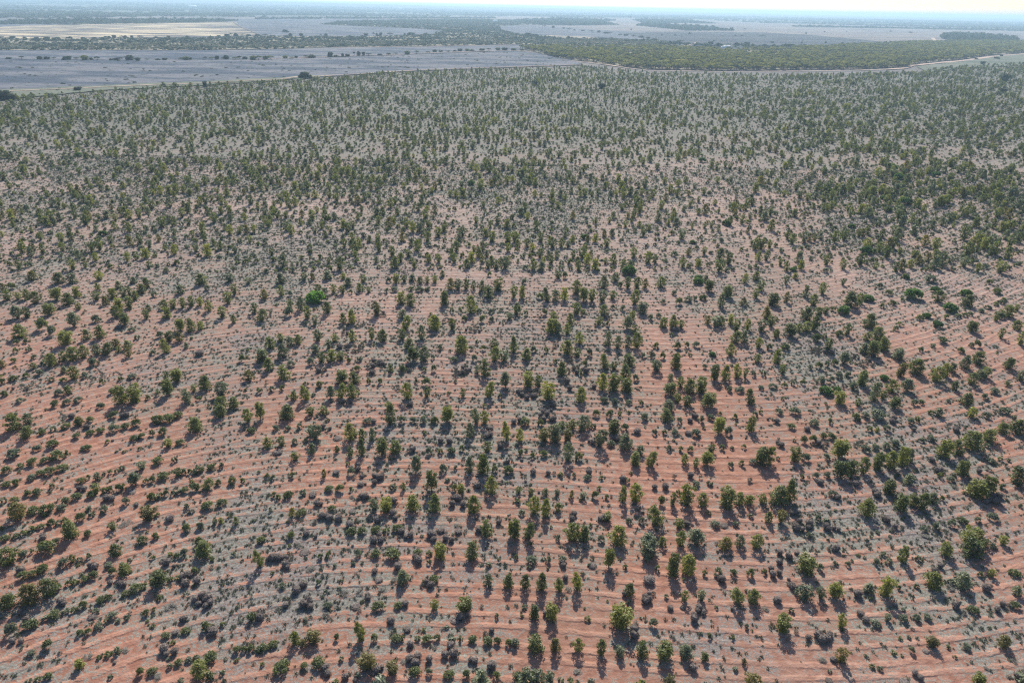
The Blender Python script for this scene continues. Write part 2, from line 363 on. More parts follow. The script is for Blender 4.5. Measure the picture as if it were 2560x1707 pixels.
track("sandy_track", [(1395, 150), (1430, 154), (1470, 158), (1520, 164), (1570, 172), (1620, 178), (1700, 179), (1800, 181), (2000, 180), (2150, 177.5), (2230, 174.5), (2262, 172), (2275, 166), (2310, 162.5), (2400, 154), (2440, 149), (2480, 142.5), (2560, 136.5), (2700, 130)], [2, 3, 4, 5, 4, 4, 4, 3, 4, 4, 6, 9, 10, 8, 9, 8, 9, 8, 7], "pale sandy track winding along the woodland edge")
track("sandy_track", [(-200, 242), (0, 232), (120, 227), (330, 217), (500, 211), (640, 203), (700, 201), (745, 194), (800, 193), (900, 187), (1040, 178), (1160, 173), (1300, 169), (1450, 163)], 3.2, "thin sandy track along the plantation's far edge")
track("sandy_track", [(640, 151), (760, 146), (900, 141), (1000, 138), (1100, 133), (1200, 130), (1300, 129), (1360, 133)], 4, "thin sandy track below the hedge line")
track("sandy_track", [(830, 121), (950, 119.5), (1100, 118), (1280, 114.5), (1480, 117.5), (1640, 122), (1720, 115), (1745, 107)], 5, "pale sandy track in front of the scrub belt")
track("sandy_track", [(2330, 96), (2340, 105)], 12, "short bare sandy lane by the woodland patch")
track("sandy_track", [(585, 57), (606, 70), (640, 84), (652, 89)], 6, "straight fence-line track between two paddocks", 'pink')
track("sandy_track", [(120, 63.3), (300, 60.6), (420, 58.8), (590, 55.6)], 12, "cream track along the top of the cream paddock", 'cream')
# ------------------------------------------------------------------ plants: shapes in a unit box (1 wide, 1 tall, base at z=0)
def rnd_dirs(rs, n):
    v = rs.normal(size=(n, 3)); return v / np.linalg.norm(v, axis=1)[:, None]
def leaves(rs, C, Rv, per, ls, lw, droop=0.3, asp=1.0):
    "diamond leaves scattered over clumps; C centres, Rv radii (n,3); asp = real height/width, so leaves stay leaf-shaped"
    n = len(C) * per
    k = np.repeat(np.arange(len(C)), per)
    d = rnd_dirs(rs, n); rad = rs.rand(n) ** .4
    p = C[k] + d * rad[:, None] * Rv[k]
    ax = rnd_dirs(rs, n); ax[:, 2] -= droop; ax /= np.linalg.norm(ax, axis=1)[:, None]
    sd_ = np.cross(ax, rnd_dirs(rs, n) * .6 + d); sd_ /= np.linalg.norm(sd_, axis=1)[:, None] + 1e-6
    L = ls * (.6 + .8 * rs.rand(n))[:, None]; W = lw * (.6 + .8 * rs.rand(n))[:, None]
    sc = np.array([1, 1, 1 / asp])
    a = p + ax * L * .5 * sc; b = p + sd_ * W * .5 * sc; c = p - ax * L * .5 * sc; e = p - sd_ * W * .5 * sc
    V = np.stack([a, b, c, e], 1).reshape(-1, 3); V[:, 2] = np.maximum(V[:, 2], 0.0)
    Q = np.arange(n * 4).reshape(-1, 4)
    return V, Q
def fit_unit(V):
    "stretch a plant so that it is one wide and one tall"
    lo, hi = np.percentile(V[:, :2], .4, axis=0), np.percentile(V[:, :2], 99.6, axis=0)
    V = V.copy(); V[:, :2] = (V[:, :2] - (lo + hi) / 2) / (hi - lo).mean(); z1 = np.percentile(V[:, 2], 99.9); V[:, 2] /= z1
    return V
def tree_clumps(rs, form):
    C = []; R_ = []
    if form == 'umbrella':
        for i in range(14):
            a = rs.rand() * 6.28; r = .40 * rs.rand() ** .5; s = .13 + .05 * rs.rand()
            C.append((r * math.cos(a), r * math.sin(a), .9 - .5 * r - .1 * rs.rand())); R_.append((s, s, s * .55))
        return np.array(C), np.array(R_)
    # silhouette: half width at height t, widest in the middle or above, drawn in towards the ground
    lo, wmax, pk = dict(column=(.03, .41, .52), split=(.04, .36, .58), round=(.03, .44, .5), top=(.18, .42, .66), lean=(.04, .38, .58))[form]
    ph_ = rs.rand(3) * 6.28; n = 26
    for i in range(n):
        t = (i + rs.rand()) / n
        e = (t - pk) / (pk if t < pk else 1 - pk)
        wd = wmax * math.sqrt(max(0, 1 - abs(e) ** 2.3)) * (.82 + .3 * math.sin(5 * t + ph_[0])) + .03
        a = i * 2.4 + rs.rand() * .8; r = wd * (.45 + .55 * rs.rand()) * (1 + .2 * math.sin(2 * a + ph_[1]))
        x, y, z = r * math.cos(a), r * math.sin(a), lo + (.97 - lo) * t
        if form == 'split': x += .13 if i % 2 else -.15; z -= .10 * (i % 2)
        if form == 'lean': x += (t - .5) * .30
        s = (.15 + .07 * rs.rand()) * (1 - .30 * t)
        C.append((x, y, max(z, .07))); R_.append((s * 1.25, s * 1.25, s * .7))
    return np.array(C), np.array(R_)
def tree_mesh(seed, form, mat, per=52, ls=.13, lw=.065, asp=1.7):
    rs = np.random.RandomState(seed)
    C, R_ = tree_clumps(rs, form)
    V, Q = leaves(rs, C, R_, per, ls, lw, .35, asp); V = fit_unit(V)
    return mesh_np("crown_" + form, V, [Q], [M[mat]])
def tubes(paths, k=5):
    V = []; Q = []; o = 0
    for P, R_ in paths:
        P = np.array(P, float)
        for i, (p, r) in enumerate(zip(P, R_)):
            for j in range(k):
                a = 6.283 * j / k; V.append(p + np.array([math.cos(a) * r, math.sin(a) * r, 0]))
            if i:
                for j in range(k):
                    Q.append((o + (i - 1) * k + j, o + (i - 1) * k + (j + 1) % k, o + i * k + (j + 1) % k, o + i * k + j))
        o += len(P) * k
    return np.array(V), np.array(Q)
def trunk_mesh(seed, stems=3, top=.6):
    rs = np.random.RandomState(seed); ps = []
    for s in range(stems):
        a = 6.283 * s / stems + rs.rand(); e = .12 + .1 * rs.rand()
        ps.append(([(0.02 * math.cos(a), .02 * math.sin(a), 0), (e * .3 * math.cos(a), e * .3 * math.sin(a), top * .4), (e * math.cos(a), e * math.sin(a), top)], [.035, .024, .008]))
    V, Q = tubes(ps); return mesh_np("trunk", V, [Q], [M['bark']])
def shrub_mesh(seed, mat, per=34, ls=.15, lw=.065, n=20, asp=.8, lumpy=.22):
    "low dome built of leaf clumps that reach the ground"
    rs = np.random.RandomState(seed); C = []; R_ = []
    for i in range(n):
        a = rs.rand() * 6.28; u = rs.rand() ** .5; r = .36 * u * (1 + lumpy * (rs.rand() - .5)); z = .12 + .62 * math.sqrt(max(0, 1 - u * u)) * (1 - lumpy * rs.rand())
        C.append((r * math.cos(a), r * math.sin(a), z)); R_.append((.18, .18, .20))
    V, Q = leaves(rs, np.array(C), np.array(R_), per, ls, lw, -.4, asp); V = fit_unit(V)
    return mesh_np("shrub", V, [Q], [M[mat]])
def ball_mesh(seed, per=150):
    "wind-rolled ball of dead twigs: lumpy core with a coat of thin twigs"
    rs = np.random.RandomState(seed)
    bm = bmesh.new(); bmesh.ops.create_icosphere(bm, subdivisions=2, radius=.42)
    for v in bm.verts:
        f = 1 + .35 * (rs.rand() - .5)
        v.co *= f; v.co.z = v.co.z * .95 + .46
        if v.co.z < 0.01: v.co.z = .01
    V = np.array([v.co[:] for v in bm.verts]); Tr = np.array([[v.index for v in f.verts] for f in bm.faces]); bm.free()
    d = rnd_dirs(rs, per); p = d * .45 + np.array([0, 0, .47])
    t = np.cross(d, rnd_dirs(rs, per)); t /= np.linalg.norm(t, axis=1)[:, None]; t = t + d * .35
    s = np.cross(t, d)
    W = np.stack([p + t * .17, p + s * .022 + d * .05, p - t * .17, p - s * .022 + d * .02], 1).reshape(-1, 3)
    W[:, 2] = np.maximum(W[:, 2], .0)
    Q = np.arange(per * 4).reshape(-1, 4) + len(V)
    return mesh_np("twig_ball", np.concatenate([V, W]), [Tr, Q], [M['core'], M['twig']], [0 if rs.rand() < .55 else 1 for _ in range(len(Tr))] + [1] * per)
def tuft_mesh(seed, mat, n=26):
    rs = np.random.RandomState(seed); a = rs.rand(n) * 6.28; r = rs.rand(n) ** .6 * .45
    b = np.stack([r * np.cos(a), r * np.sin(a), np.zeros(n)], 1); tip = b + np.stack([(rs.rand(n) - .5) * .5, (rs.rand(n) - .5) * .5, .3 + .7 * rs.rand(n)], 1)
    s = np.stack([np.cos(a + 1.5), np.sin(a + 1.5), np.zeros(n)], 1) * .08
    V = np.stack([b - s, b + s, tip], 1).reshape(-1, 3)
    return mesh_np("tuft", V, [np.arange(3 * n).reshape(-1, 3)], [M[mat]])

FORMS = ['column', 'split', 'round', 'column', 'lean', 'top', 'round']
CROWN = {k: [tree_mesh(100 + 17 * i + ord(k), f, k) for i, f in enumerate(FORMS)] for k in 'TYSO'}
TRUNK = [trunk_mesh(5 + i, 3 + i % 2) for i in range(3)]
SHRUB = {'G': [shrub_mesh(300 + i, 'G') for i in range(4)], 'B': [shrub_mesh(320 + i, 'B') for i in range(4)],
         'L': [shrub_mesh(340 + i, 'L', 60, .13, .08, 26, .7, .15) for i in range(3)]}
VIVID = shrub_mesh(350, 'V', 60, .13, .08, 26, .7, .15)
BALL = [ball_mesh(400 + i) for i in range(5)]

# ------------------------------------------------------------------ one object holding very many small instances (uncountable stuff only)
def scatter(name, X, Y, sx, sz, protos, label, cat, z=None, rs=None):
    n = len(X); rs = rs or np.random.RandomState(n)
    z = np.zeros(n) if z is None else z
    me = mesh_np(name, np.stack([X, Y, z], 1), [])if False else bpy.data.meshes.new(name)
    me.vertices.add(n); me.vertices.foreach_set("co", np.stack([X, Y, z], 1).astype(np.float32).ravel())
    a = me.attributes.new("sc", 'FLOAT_VECTOR', 'POINT'); a.data.foreach_set("vector", np.stack([sx, sx * (.85 + .3 * rs.rand(n)), sz], 1).astype(np.float32).ravel())
    a = me.attributes.new("rz", 'FLOAT', 'POINT'); a.data.foreach_set("value", (rs.rand(n) * 6.28).astype(np.float32))
    a = me.attributes.new("pi", 'INT', 'POINT'); a.data.foreach_set("value", rs.randint(0, len(protos), n).astype(np.int32))
    o = obj(name, me)
    g = bpy.data.node_groups.new(name, 'GeometryNodeTree')
    g.interface.new_socket("Geometry", in_out='INPUT', socket_type='NodeSocketGeometry')
    g.interface.new_socket("Geometry", in_out='OUTPUT', socket_type='NodeSocketGeometry')
    N = lambda t: g.nodes.new(t)
    gi, go = N('NodeGroupInput'), N('NodeGroupOutput'); ip = N('GeometryNodeInstanceOnPoints'); j = N('GeometryNodeJoinGeometry')
    ip.inputs['Pick Instance'].default_value = True
    for p in protos:
        oi = N('GeometryNodeObjectInfo'); oi.inputs['Object'].default_value = p; oi.inputs['As Instance'].default_value = True
        g.links.new(oi.outputs['Geometry'], j.inputs[0])
    def na(nm, ty):
        x = N('GeometryNodeInputNamedAttribute'); x.data_type = ty; x.inputs['Name'].default_value = nm; return x.outputs['Attribute']
    cx = N('ShaderNodeCombineXYZ'); g.links.new(na('rz', 'FLOAT'), cx.inputs[2])
    g.links.new(gi.outputs[0], ip.inputs['Points']); g.links.new(j.outputs[0], ip.inputs['Instance'])
    g.links.new(na('pi', 'INT'), ip.inputs['Instance Index']); g.links.new(cx.outputs[0], ip.inputs['Rotation']); g.links.new(na('sc', 'FLOAT_VECTOR'), ip.inputs['Scale'])
    g.links.new(ip.outputs[0], go.inputs[0])
    md = o.modifiers.new("scatter", 'NODES'); md.node_group = g
    return tag(o, label, cat, None, 'stuff')
def proto(me): return bpy.data.objects.new("source", me)
def joined(a, b, name, ma, mb):
    "crown and trunk as one light mesh for the far trees"
    def arr(me):
        V = np.zeros(len(me.vertices) * 3); me.vertices.foreach_get("co", V)
        F_ = np.array([list(p.vertices) for p in me.polygons]); return V.reshape(-1, 3), F_
    V1, F1 = arr(a); V2, F2 = arr(b)
    return mesh_np(name, np.concatenate([V1, V2]), [np.concatenate([F1, F2 + len(V1)])], [ma, mb], [0] * len(F1) + [1] * len(F2))
P_TREE = []
for k, wgt in (('T', 7), ('Y', 3), ('S', 3), ('O', 1)):
    for i in range(wgt):
        f = ['round', 'column', 'round', 'round', 'column', 'round', 'round'][i % 7]
        P_TREE.append(proto(joined(tree_mesh(600 + i * 7 + ord(k), f, k, 15, .20, .12), TRUNK[i % 3], "far_tree", M[k], M['bark'])))
P_SHRUB = [proto(shrub_mesh(700 + i, k, 12, .26, .14, 12)) for i, k in enumerate('BGBGGB')]
P_BALL = [proto(m_) for m_ in BALL]
P_DRY = [proto(shrub_mesh(740 + i, 'drytwig', 30, .16, .035, 16, .8, .4)) for i in range(4)]
P_TUFT = [proto(tuft_mesh(800 + i, 'grass')) for i in range(4)]
P_MALLEE = [proto(joined(tree_mesh(820 + i, 'umbrella', 'W', 60, .11, .08, .8), trunk_mesh(40 + i, 4, .7), "mallee", M['W'], M['bark'])) for i in range(5)]
P_SCRUB = [proto(shrub_mesh(840 + i, 'K', 14, .22, .14, 14, 1.0, .5)) for i in range(4)]
P_CHAFF = [proto(shrub_mesh(860 + i, 'chaff', 10, .22, .1, 10)) for i in range(3)]

# ------------------------------------------------------------------ what was counted in the picture
DATA = """
@1280,1360
S1260,85,160,100;Y895,215,100,190;B40,140,50,50;B180,165,110,60;B335,175,60,80;B465,165,80,70;C470,225,130,80;D740,220,90,60;G1040,235,70,60;B1335,250,55,70;Y1485,280,130,220;Y1625,270,140,200
G1770,290,60,60;B1895,300,80,100;C1890,345,120,70;G2040,290,80,75;G2190,300,80,90;G2320,270,60,60;T120,410,85,150;T275,425,100,180;T435,440,85,160;Y600,420,100,185;D520,440,80,60;D660,305,50,60;D490,330,60,60
D1260,370,120,100;T1080,480,90,140;D1035,480,60,60;C1240,560,190,150;S1590,530,80,120;T1745,520,80,120;T2075,545,120,180;T2225,545,110,160;T205,690,90,150;Y365,695,110,160;D310,660,60,70;B120,600,70,60;B700,710,70,60
Y1005,770,180,240;C1150,860,90,130;D1140,740,60,50;B1300,770,80,110;C1700,690,230,140;D1570,600,50,40;D1455,610,70,60;D1890,790,30,40;B2160,790,50,80;T30,940,70,90;T225,985,150,170;O405,985,100,150;T615,990,100,150
T820,1020,110,180;S990,1030,100,120;T1205,1040,110,170;T1410,1070,150,200;S1610,1060,130,160;O1775,1060,80,80;O2135,1100,50,70;C1665,1180,90,70;D600,1190,80,50;G60,1240,120,70;S220,1250,150,90;S345,1275,100,130;B450,1270,70,60
B540,1275,70,60;B720,1275,70,40;O1450,1290,100,90;O2220,1300,150,80;B2055,1160,60,40;D2330,620,80,60;D870,350,40,30;B1420,500,50,50
@1920,1360
Y360,260,150,165;B480,240,70,75;C150,180,170,130;C60,310,110,120;C600,90,170,70;D265,95,50,40;D260,250,80,40;B625,195,60,50;B735,200,60,60;B1000,190,60,70;B1115,190,75,70;T1250,165,90,180;T1650,110,110,150;T1890,70,180,90
G1380,150,60,60;B2070,40,70,60;C1560,250,180,80;Y1530,400,150,160;B1370,405,60,50;D1510,500,50,50;B1680,370,70,60;D1680,430,100,60;S1800,370,150,110;B1950,300,60,60;T2060,300,80,80;C2030,410,100,80;G2270,290,100,70
S340,500,140,140;S485,500,80,130;Y630,500,120,160;C260,470,130,120;C130,540,110,60;D190,380,50,40;S925,440,90,90;C860,480,90,80;Y1100,480,110,200;B1205,420,50,50;Y145,810,130,190;Y680,770,90,150;D850,660,70,60;D900,720,80,70
B985,750,90,60;O1105,710,65,90;B1245,710,95,80;B1375,710,75,70;B1470,695,80,60;G1890,640,110,90;C1750,590,90,70;D1800,650,60,50;C2170,620,150,90;G2270,590,100,80;C470,930,230,180;O680,1090,110,170;D500,1090,90,60;D600,1080,70,60
D715,1110,50,40;B1325,1000,60,70;D1450,1000,60,40;B1160,1020,60,50;O1510,920,100,60;B1660,960,60,50;B1830,970,80,60;O2170,950,110,140;D2260,1090,90,60;D560,1275,80,50;C1370,1250,100,80;D1250,1275,100,40;Y1940,1290,120,90
C2310,1230,90,70;G1245,610,50,30;B1030,1160,50,50;B960,1140,60,40;D2010,1160,60,40;T2290,470,90,110
@640,1360
T20,210,80,190;C230,220,280,150;B590,140,60,60;B655,130,50,70;B940,110,65,75;G1095,115,110,65;G1255,115,150,65;G1480,100,100,60;C1485,145,130,60;G1595,105,70,60;Y1690,130,110,150;T1985,140,130,170;D1300,240,80,90;D1090,270,70,60
D445,90,100,40;D500,250,90,50;S1350,355,120,150;D1270,345,80,50;C1590,390,190,110;G1640,335,90,50;T2135,380,80,120;T2320,400,100,140;B245,410,80,60;C380,420,180,90;G435,380,70,60;B575,370,60,60;B785,345,50,30;D1130,350,80,50
D820,480,90,60;D950,470,90,60;C1050,500,100,60;D1160,440,80,50;C290,580,140,80;C480,600,170,120;B655,590,90,60;D740,600,60,50;D920,600,90,60;G1120,600,120,90;G1300,590,90,70;C1370,605,150,80;S1640,600,90,110;Y1910,590,130,90
C1910,690,150,90;D1830,720,100,50;B2210,690,50,80;C80,680,200,70;D640,670,90,60;C1230,740,90,90;D1390,810,70,60;D1720,800,60,50;C2100,820,180,80;Y355,920,90,140;Y425,930,70,70;O530,910,120,140;G740,890,60,90;Y950,890,110,200
G1090,890,75,80;G1285,900,110,80;B1340,890,60,60;G1480,890,70,60;G1565,900,100,80;G1665,890,70,70;G1800,900,80,70;B1880,890,50,60;G1990,910,100,80;G2130,930,110,90;G2220,920,80,80;G2320,940,70,90;G60,980,110,70;G160,950,100,80
C1440,960,120,60;C1480,1090,170,130;C1780,1070,120,170;D1590,1090,70,90;D1360,1100,80,50;C2000,1120,100,80;C2140,1130,90,80;D1640,970,60,50;O1010,1130,150,120;G230,1170,170,100;G440,1150,80,80;G575,1120,140,90;C680,1190,100,110
B780,1080,60,60;O1250,1160,110,80;C1160,1190,110,90;G1455,1210,130,100;B1590,1200,60,70;G1770,1230,110,80;G1935,1230,80,90;S2075,1270,90,100;G2215,1240,80,90;C860,1260,150,70;D1080,1200,80,60;D400,40,80,50
@0,1360
Y65,190,170,190;B215,115,80,70;G290,90,50,70;G430,60,190,90;T1055,90,110,100;T1855,80,150,100;B570,215,100,95;O660,170,70,90;G730,170,80,60;B815,130,60,60;C130,270,160,60;G210,330,100,90;G300,310,100,80;G385,270,110,100
T60,600,160,190;O240,540,180,180;T420,490,180,210;G535,430,60,80;T1140,265,110,95;G1030,280,80,80;B990,215,80,50;B1190,165,60,50;C850,240,110,80;G860,310,90,80;G780,350,80,70;G690,375,80,60;B625,385,60,60;C1060,380,230,70
T1450,390,140,170;C1560,210,160,100;B1400,140,60,50;G1560,120,70,60;G1625,130,70,60;B1690,110,80,80;G1150,480,80,70;G1240,450,130,90;G1320,410,70,60;G920,545,90,70;G990,510,80,60;G760,590,80,80;G680,625,80,60;G500,675,110,70
G420,700,80,60;G600,640,80,60;G1560,350,70,60;G1640,330,80,60;C1750,370,220,100;G1790,270,70,70;C550,550,140,60;D220,650,90,50;C180,700,150,60;G280,765,130,70;B100,840,110,140;B880,640,70,60;D850,690,90,60;B1025,680,100,60
G980,730,60,60;B1085,720,60,50;G1160,700,60,60;G1335,660,70,70;G1410,620,50,50;B900,790,100,80;G810,830,60,70;G735,840,70,70;C140,920,150,60;G430,970,110,110;B290,1020,80,60;C1860,590,260,140;D1560,600,110,60;C1690,720,110,90
T2310,700,80,90;D2300,770,90,70;T1890,790,90,100;G2040,760,60,60;C1960,840,150,80;G1520,870,80,70;G1700,820,90,60;D1610,840,70,60;T730,1140,90,100;Y1075,1000,70,70;G995,1040,80,70;G910,1060,60,50;D1150,1000,80,60;D810,1050,100,60
C1530,1050,200,110;G1640,1120,90,80;G1560,1140,60,60;G1730,1090,80,70;G1800,1070,80,60;G1930,1070,140,90;G2170,1000,80,80;G2240,990,60,70;G2310,990,80,80;Y1830,1220,160,150;G1280,1210,80,90;G1390,1200,100,80;G440,1240,90,80;B260,1275,60,50
G340,1270,70,60;G1660,1275,70,60;B2040,1200,60,60;S1930,1240,80,80;D1450,1240,100,60
@1920,1020
T30,520,80,190;Y665,460,150,190;Y255,490,90,150;B350,480,95,80;B545,470,60,60;G215,190,80,60;B425,165,90,70;B575,140,60,60;G815,110,90,75;B895,90,80,60;B1010,80,150,60;G330,320,75,75;G420,315,80,80;G510,280,70,60;G590,290,90,70
C520,370,150,90;C80,370,130,100;C60,140,140,70;D360,210,60,50;B905,400,90,70;B990,385,80,60;B1090,380,90,70;C840,370,130,80;B1170,360,90,80;Y1640,450,120,180;T1760,430,110,150;T1880,360,170,160;T2045,310,120,130;T2170,220,100,90
T2290,230,120,140;T680,640,130,180;T775,620,110,160;T885,600,110,180;T1030,570,100,180;Y1140,550,110,180;Y1250,530,110,200;S1310,500,80,140;C1480,510,130,60;C1570,580,130,80;Y1800,620,120,160;Y1930,820,160,180;Y2040,800,130,200
T2310,690,150,150;C1990,590,150,70;T110,870,170,160;T215,860,110,230;Y915,990,130,180;C330,1130,200,160;O15,1050,70,120;O130,1060,100,140;B440,650,60,70;B550,640,70,60;B320,650,50,50;D480,700,80,60;B600,820,90,70;D640,840,80,60
T1130,790,110,150;T1300,700,90,110;C1000,800,130,100;T1230,950,120,180;T1340,900,100,130;T1430,930,110,180;S1520,870,100,100;B2060,510,80,50;C2100,880,250,90;B2070,1030,100,80;C600,1140,200,80;C1110,1030,100,60;B465,1040,60,70
B540,1050,70,50;B1440,1140,70,60;B1550,1120,80,80;G1790,1060,100,70;B1690,1090,70,70;B1930,1050,70,60;C1190,1160,150,90;D1440,1200,100,60;Y1870,1240,170,160;O2000,1270,80,80;T2170,1240,90,70;B2160,740,60,60;B1600,850,50,60
B250,50,110,60;B110,60,80,60;B1500,60,70,50;T1570,70,80,80;B1380,130,60,60;B1310,150,80,70;B940,220,50,60;O1005,215,50,50;B1095,210,70,60;C1130,130,130,50;C1310,220,90,60;C1720,220,150,90;T1880,90,90,110;B1500,300,80,60;B1410,310,70,50
B2180,50,100,60;B2010,90,70,60;B2130,480,50,40;C800,720,120,80;C280,1000,150,70;B1180,640,60,50;B1580,640,60,60;B1680,670,80,50;D1720,740,70,40
@1280,1020
T1430,120,110,130;S660,200,130,160;G125,160,100,80;G265,160,60,70;T460,190,75,85;T550,185,85,90;G745,190,60,50;G775,75,70,70;G890,90,70,80;G990,80,50,50;B1215,110,75,70;B1540,130,55,60;T945,230,110,140;B1040,210,70,80;C330,120,180,130
C40,150,90,70;C1660,120,90,70;B1740,130,60,70;B1830,110,80,60;Y1905,240,110,170;B1990,240,85,80;Y2205,210,80,150;B2050,100,60,60;B2240,80,60,60;Y75,300,75,130;O295,310,100,140;S400,310,110,180;O515,300,90,120;S515,480,105,190
G80,440,60,70;B190,455,60,60;G290,450,80,70;G615,480,80,90;S820,360,120,190;C720,340,100,90;S1045,370,130,160;D960,300,80,60;B910,350,80,60;B1310,240,60,60;B1400,240,60,50;B1500,245,70,60;B1690,260,110,80;D1150,235,80,60
D1620,250,80,50;Y1175,430,80,100;T1140,520,90,130;Y1285,530,110,160;B1440,390,60,60;B1550,400,50,60;G1640,400,60,60;S1830,390,80,50;O1590,510,75,110;Y1800,530,110,140;S1690,540,80,100;B1930,385,60,60;B2020,380,50,40;B2130,370,50,50
T2310,520,120,180;B2110,530,60,60;B2010,540,60,60;B2220,520,80,60;D195,610,70,60;C350,630,100,50;B445,630,70,50;B570,640,45,60;C680,600,110,60;B690,655,80,50;B820,660,60,50;C980,670,120,50;B1060,685,60,60;T60,780,65,70
T175,795,65,65;T305,800,70,75;O415,800,50,70;T545,820,50,80;T655,830,65,70;G765,830,75,80;G870,835,50,50;T1020,860,75,170;Y1145,865,120,190;C1350,750,190,70;B1690,720,80,60;B1820,710,60,50;D1490,650,50,50;C2180,710,110,60
Y200,970,110,180;Y315,990,85,180;Y430,950,85,100;Y1615,890,120,210;T1750,900,115,150;G1375,885,80,90;S1480,890,70,130;Y1980,910,140,200;T2090,890,90,140;Y2190,890,100,120;T2300,880,90,110;B45,870,75,50;B90,985,65,60
T1325,1080,140,220;B1075,1060,65,60;B1190,1060,60,70;C600,1020,150,60;C800,1020,120,60;T875,1030,80,80;T30,1190,90,190;T155,1200,110,180;Y555,1220,140,190;T665,1220,95,160;Y970,1255,160,195;B425,1210,60,60;B820,1230,70,70
S1250,1275,170,90;T1385,1270,90,110;Y1550,1270,90,160;S1690,1240,150,150;O1960,1290,120,120;S2100,1280,90,130;Y2250,1290,110,150;T1540,1090,90,80;D1610,1090,80,70;B1865,1090,90,60;G2060,1090,70,60;D1950,1100,80,50;C1680,650,130,50
@640,1020
T30,105,80,180;T280,85,130,110;T500,50,80,60;T615,45,80,60;T1235,140,100,190;S545,300,110,170;T500,250,70,110;Y860,290,100,170;T975,290,75,120;T1065,290,60,130;Y1755,130,110,160;S2015,150,80,170;Y2095,140,80,130;Y2300,300,85,200
S1960,270,80,150;B180,205,60,60;B290,200,60,50;B400,190,60,60;B1340,135,65,70;B1445,130,65,60;B1540,135,70,70;G1640,140,80,75;B1020,145,80,60;D1080,140,60,50;C640,200,130,70;T105,360,95,110;T230,350,85,110;B355,330,60,60
B460,310,50,50;T515,420,65,110;T860,440,75,100;T970,435,70,170;T1160,430,115,170;T1275,415,110,140;Y360,475,80,80;O740,400,60,60;D750,300,90,50;D200,430,100,60;C1440,410,150,50;B1590,425,65,70;B1690,420,60,60;G1795,420,85,70
G1890,400,55,70;S2125,400,90,110;Y2090,600,110,200;S1955,590,85,160;S1465,600,110,180;C930,640,160,140;C1130,700,120,100;B870,630,70,110;T1610,755,100,200;B1720,590,80,90;G1835,570,45,60;G2195,590,65,80;G2320,605,100,90
C2290,530,130,70;T620,640,60,90;B330,640,60,60;B155,660,50,60;B100,640,50,50;D735,610,70,50;D960,720,70,50;G670,770,90,70;G770,770,85,80;B1260,750,60,60;T1355,750,50,80;B875,760,50,50;Y2160,780,105,170;C2060,740,90,80
G1820,770,60,90;S1880,760,90,60;C1860,910,150,150;G290,830,95,80;G425,800,65,60;B160,820,60,60;B205,840,50,60;D520,820,90,60;C580,880,100,50;C960,840,80,60;C1040,830,90,60;D880,830,60,40;S1080,940,90,130;Y1190,950,105,150
Y1440,940,110,160;T1640,955,110,185;Y2000,960,115,180;C1270,1030,100,90;C1260,860,120,60;C650,1080,270,130;G690,940,90,50;G410,980,110,50;T325,1000,60,100;C100,960,110,70;D885,960,70,40;C900,1100,110,60;C1080,1040,120,60
G870,1160,110,70;G970,1150,100,70;G1110,1150,100,80;G1190,1150,80,60;G1300,1130,100,70;C1100,1230,170,110;C1350,1220,170,120;C1590,1230,170,90;C1790,1220,160,80;T2120,1170,110,160;D2050,1140,80,70;D2230,1080,60,80;D1860,1160,80,60
D1700,1150,80,60;T2340,1180,60,160;G320,1200,80,80;C500,1210,160,80;G45,1240,80,70;D1850,1100,80,50;D890,970,60,40;C940,250,80,40;D1350,190,40,30;C1730,320,100,50;C2120,260,110,80;D2150,200,80,50;C2250,370,90,60
@0,1020
T105,205,130,180;S245,150,100,120;T230,260,120,100;G385,245,75,60;B485,210,60,50;G600,190,80,60;G725,160,80,70;G820,130,80,60;C800,200,120,60;G1040,90,90,70;C1130,80,110,60;G1440,130,130,70;G1540,120,130,60;G1630,90,100,60
G1250,170,100,80;G1145,190,90,60;B1040,220,100,80;G920,230,90,60;G825,250,80,60;G700,280,80,60;G480,360,100,80;B340,390,80,60;B120,450,130,80;T1780,190,130,100;G1300,280,80,60;G1230,300,90,60;G1490,250,90,80;B1400,250,60,60
T1540,360,80,90;G1655,340,90,60;Y2275,130,80,140;T2020,60,110,90;G2310,230,90,60;G800,390,80,60;G760,390,60,50;G510,470,140,80;G410,500,90,60;G290,530,100,80;G185,550,70,50;G615,440,60,60;B980,330,60,50;G1450,520,110,80
G1600,500,60,60;T1295,560,80,80;G1120,570,60,50;G1070,600,45,60;G1010,610,45,60;G950,620,50,40;T890,660,80,80;G810,650,50,50;G740,690,90,50;S1235,710,110,140;G1335,690,60,60;G1400,680,70,70;G1490,660,110,80;T1635,620,80,80
G1690,610,50,60;G1745,610,50,70;G1820,600,110,80;G1940,570,90,60;G2030,550,60,60;G450,620,120,90;G570,580,100,70;G370,620,80,60;B290,660,90,60;G50,600,100,80;G60,720,90,60;G140,710,70,70;Y870,780,90,110;G840,820,100,80
G960,780,70,60;G1000,770,60,60;G1090,760,70,70;G1130,750,60,60;G1390,850,90,90;G1460,830,80,60;G1520,810,60,70;G1590,800,60,60;G1650,790,80,60;G1700,780,70,60;G1790,760,90,80;T1905,730,100,80;G2000,710,70,60;G2130,700,90,80
B2230,690,60,60;O150,1020,150,190;G300,970,120,80;G420,950,150,60;G600,880,80,70;G700,840,100,70;D440,975,80,40;B955,960,70,80;G815,940,75,50;B1150,890,80,80;D1255,910,40,50;D1210,790,90,50;C1020,840,130,70;O1365,1030,130,150
G1440,1000,60,50;G1900,930,120,80;G2040,900,110,80;B1710,930,60,60;C1740,990,110,70;D1560,1040,90,70;T640,1190,130,180;G740,1040,100,90;G840,1000,80,60;G460,1090,90,80;G540,1080,80,60;G600,1050,60,60;G365,1110,80,60;G290,1130,70,60
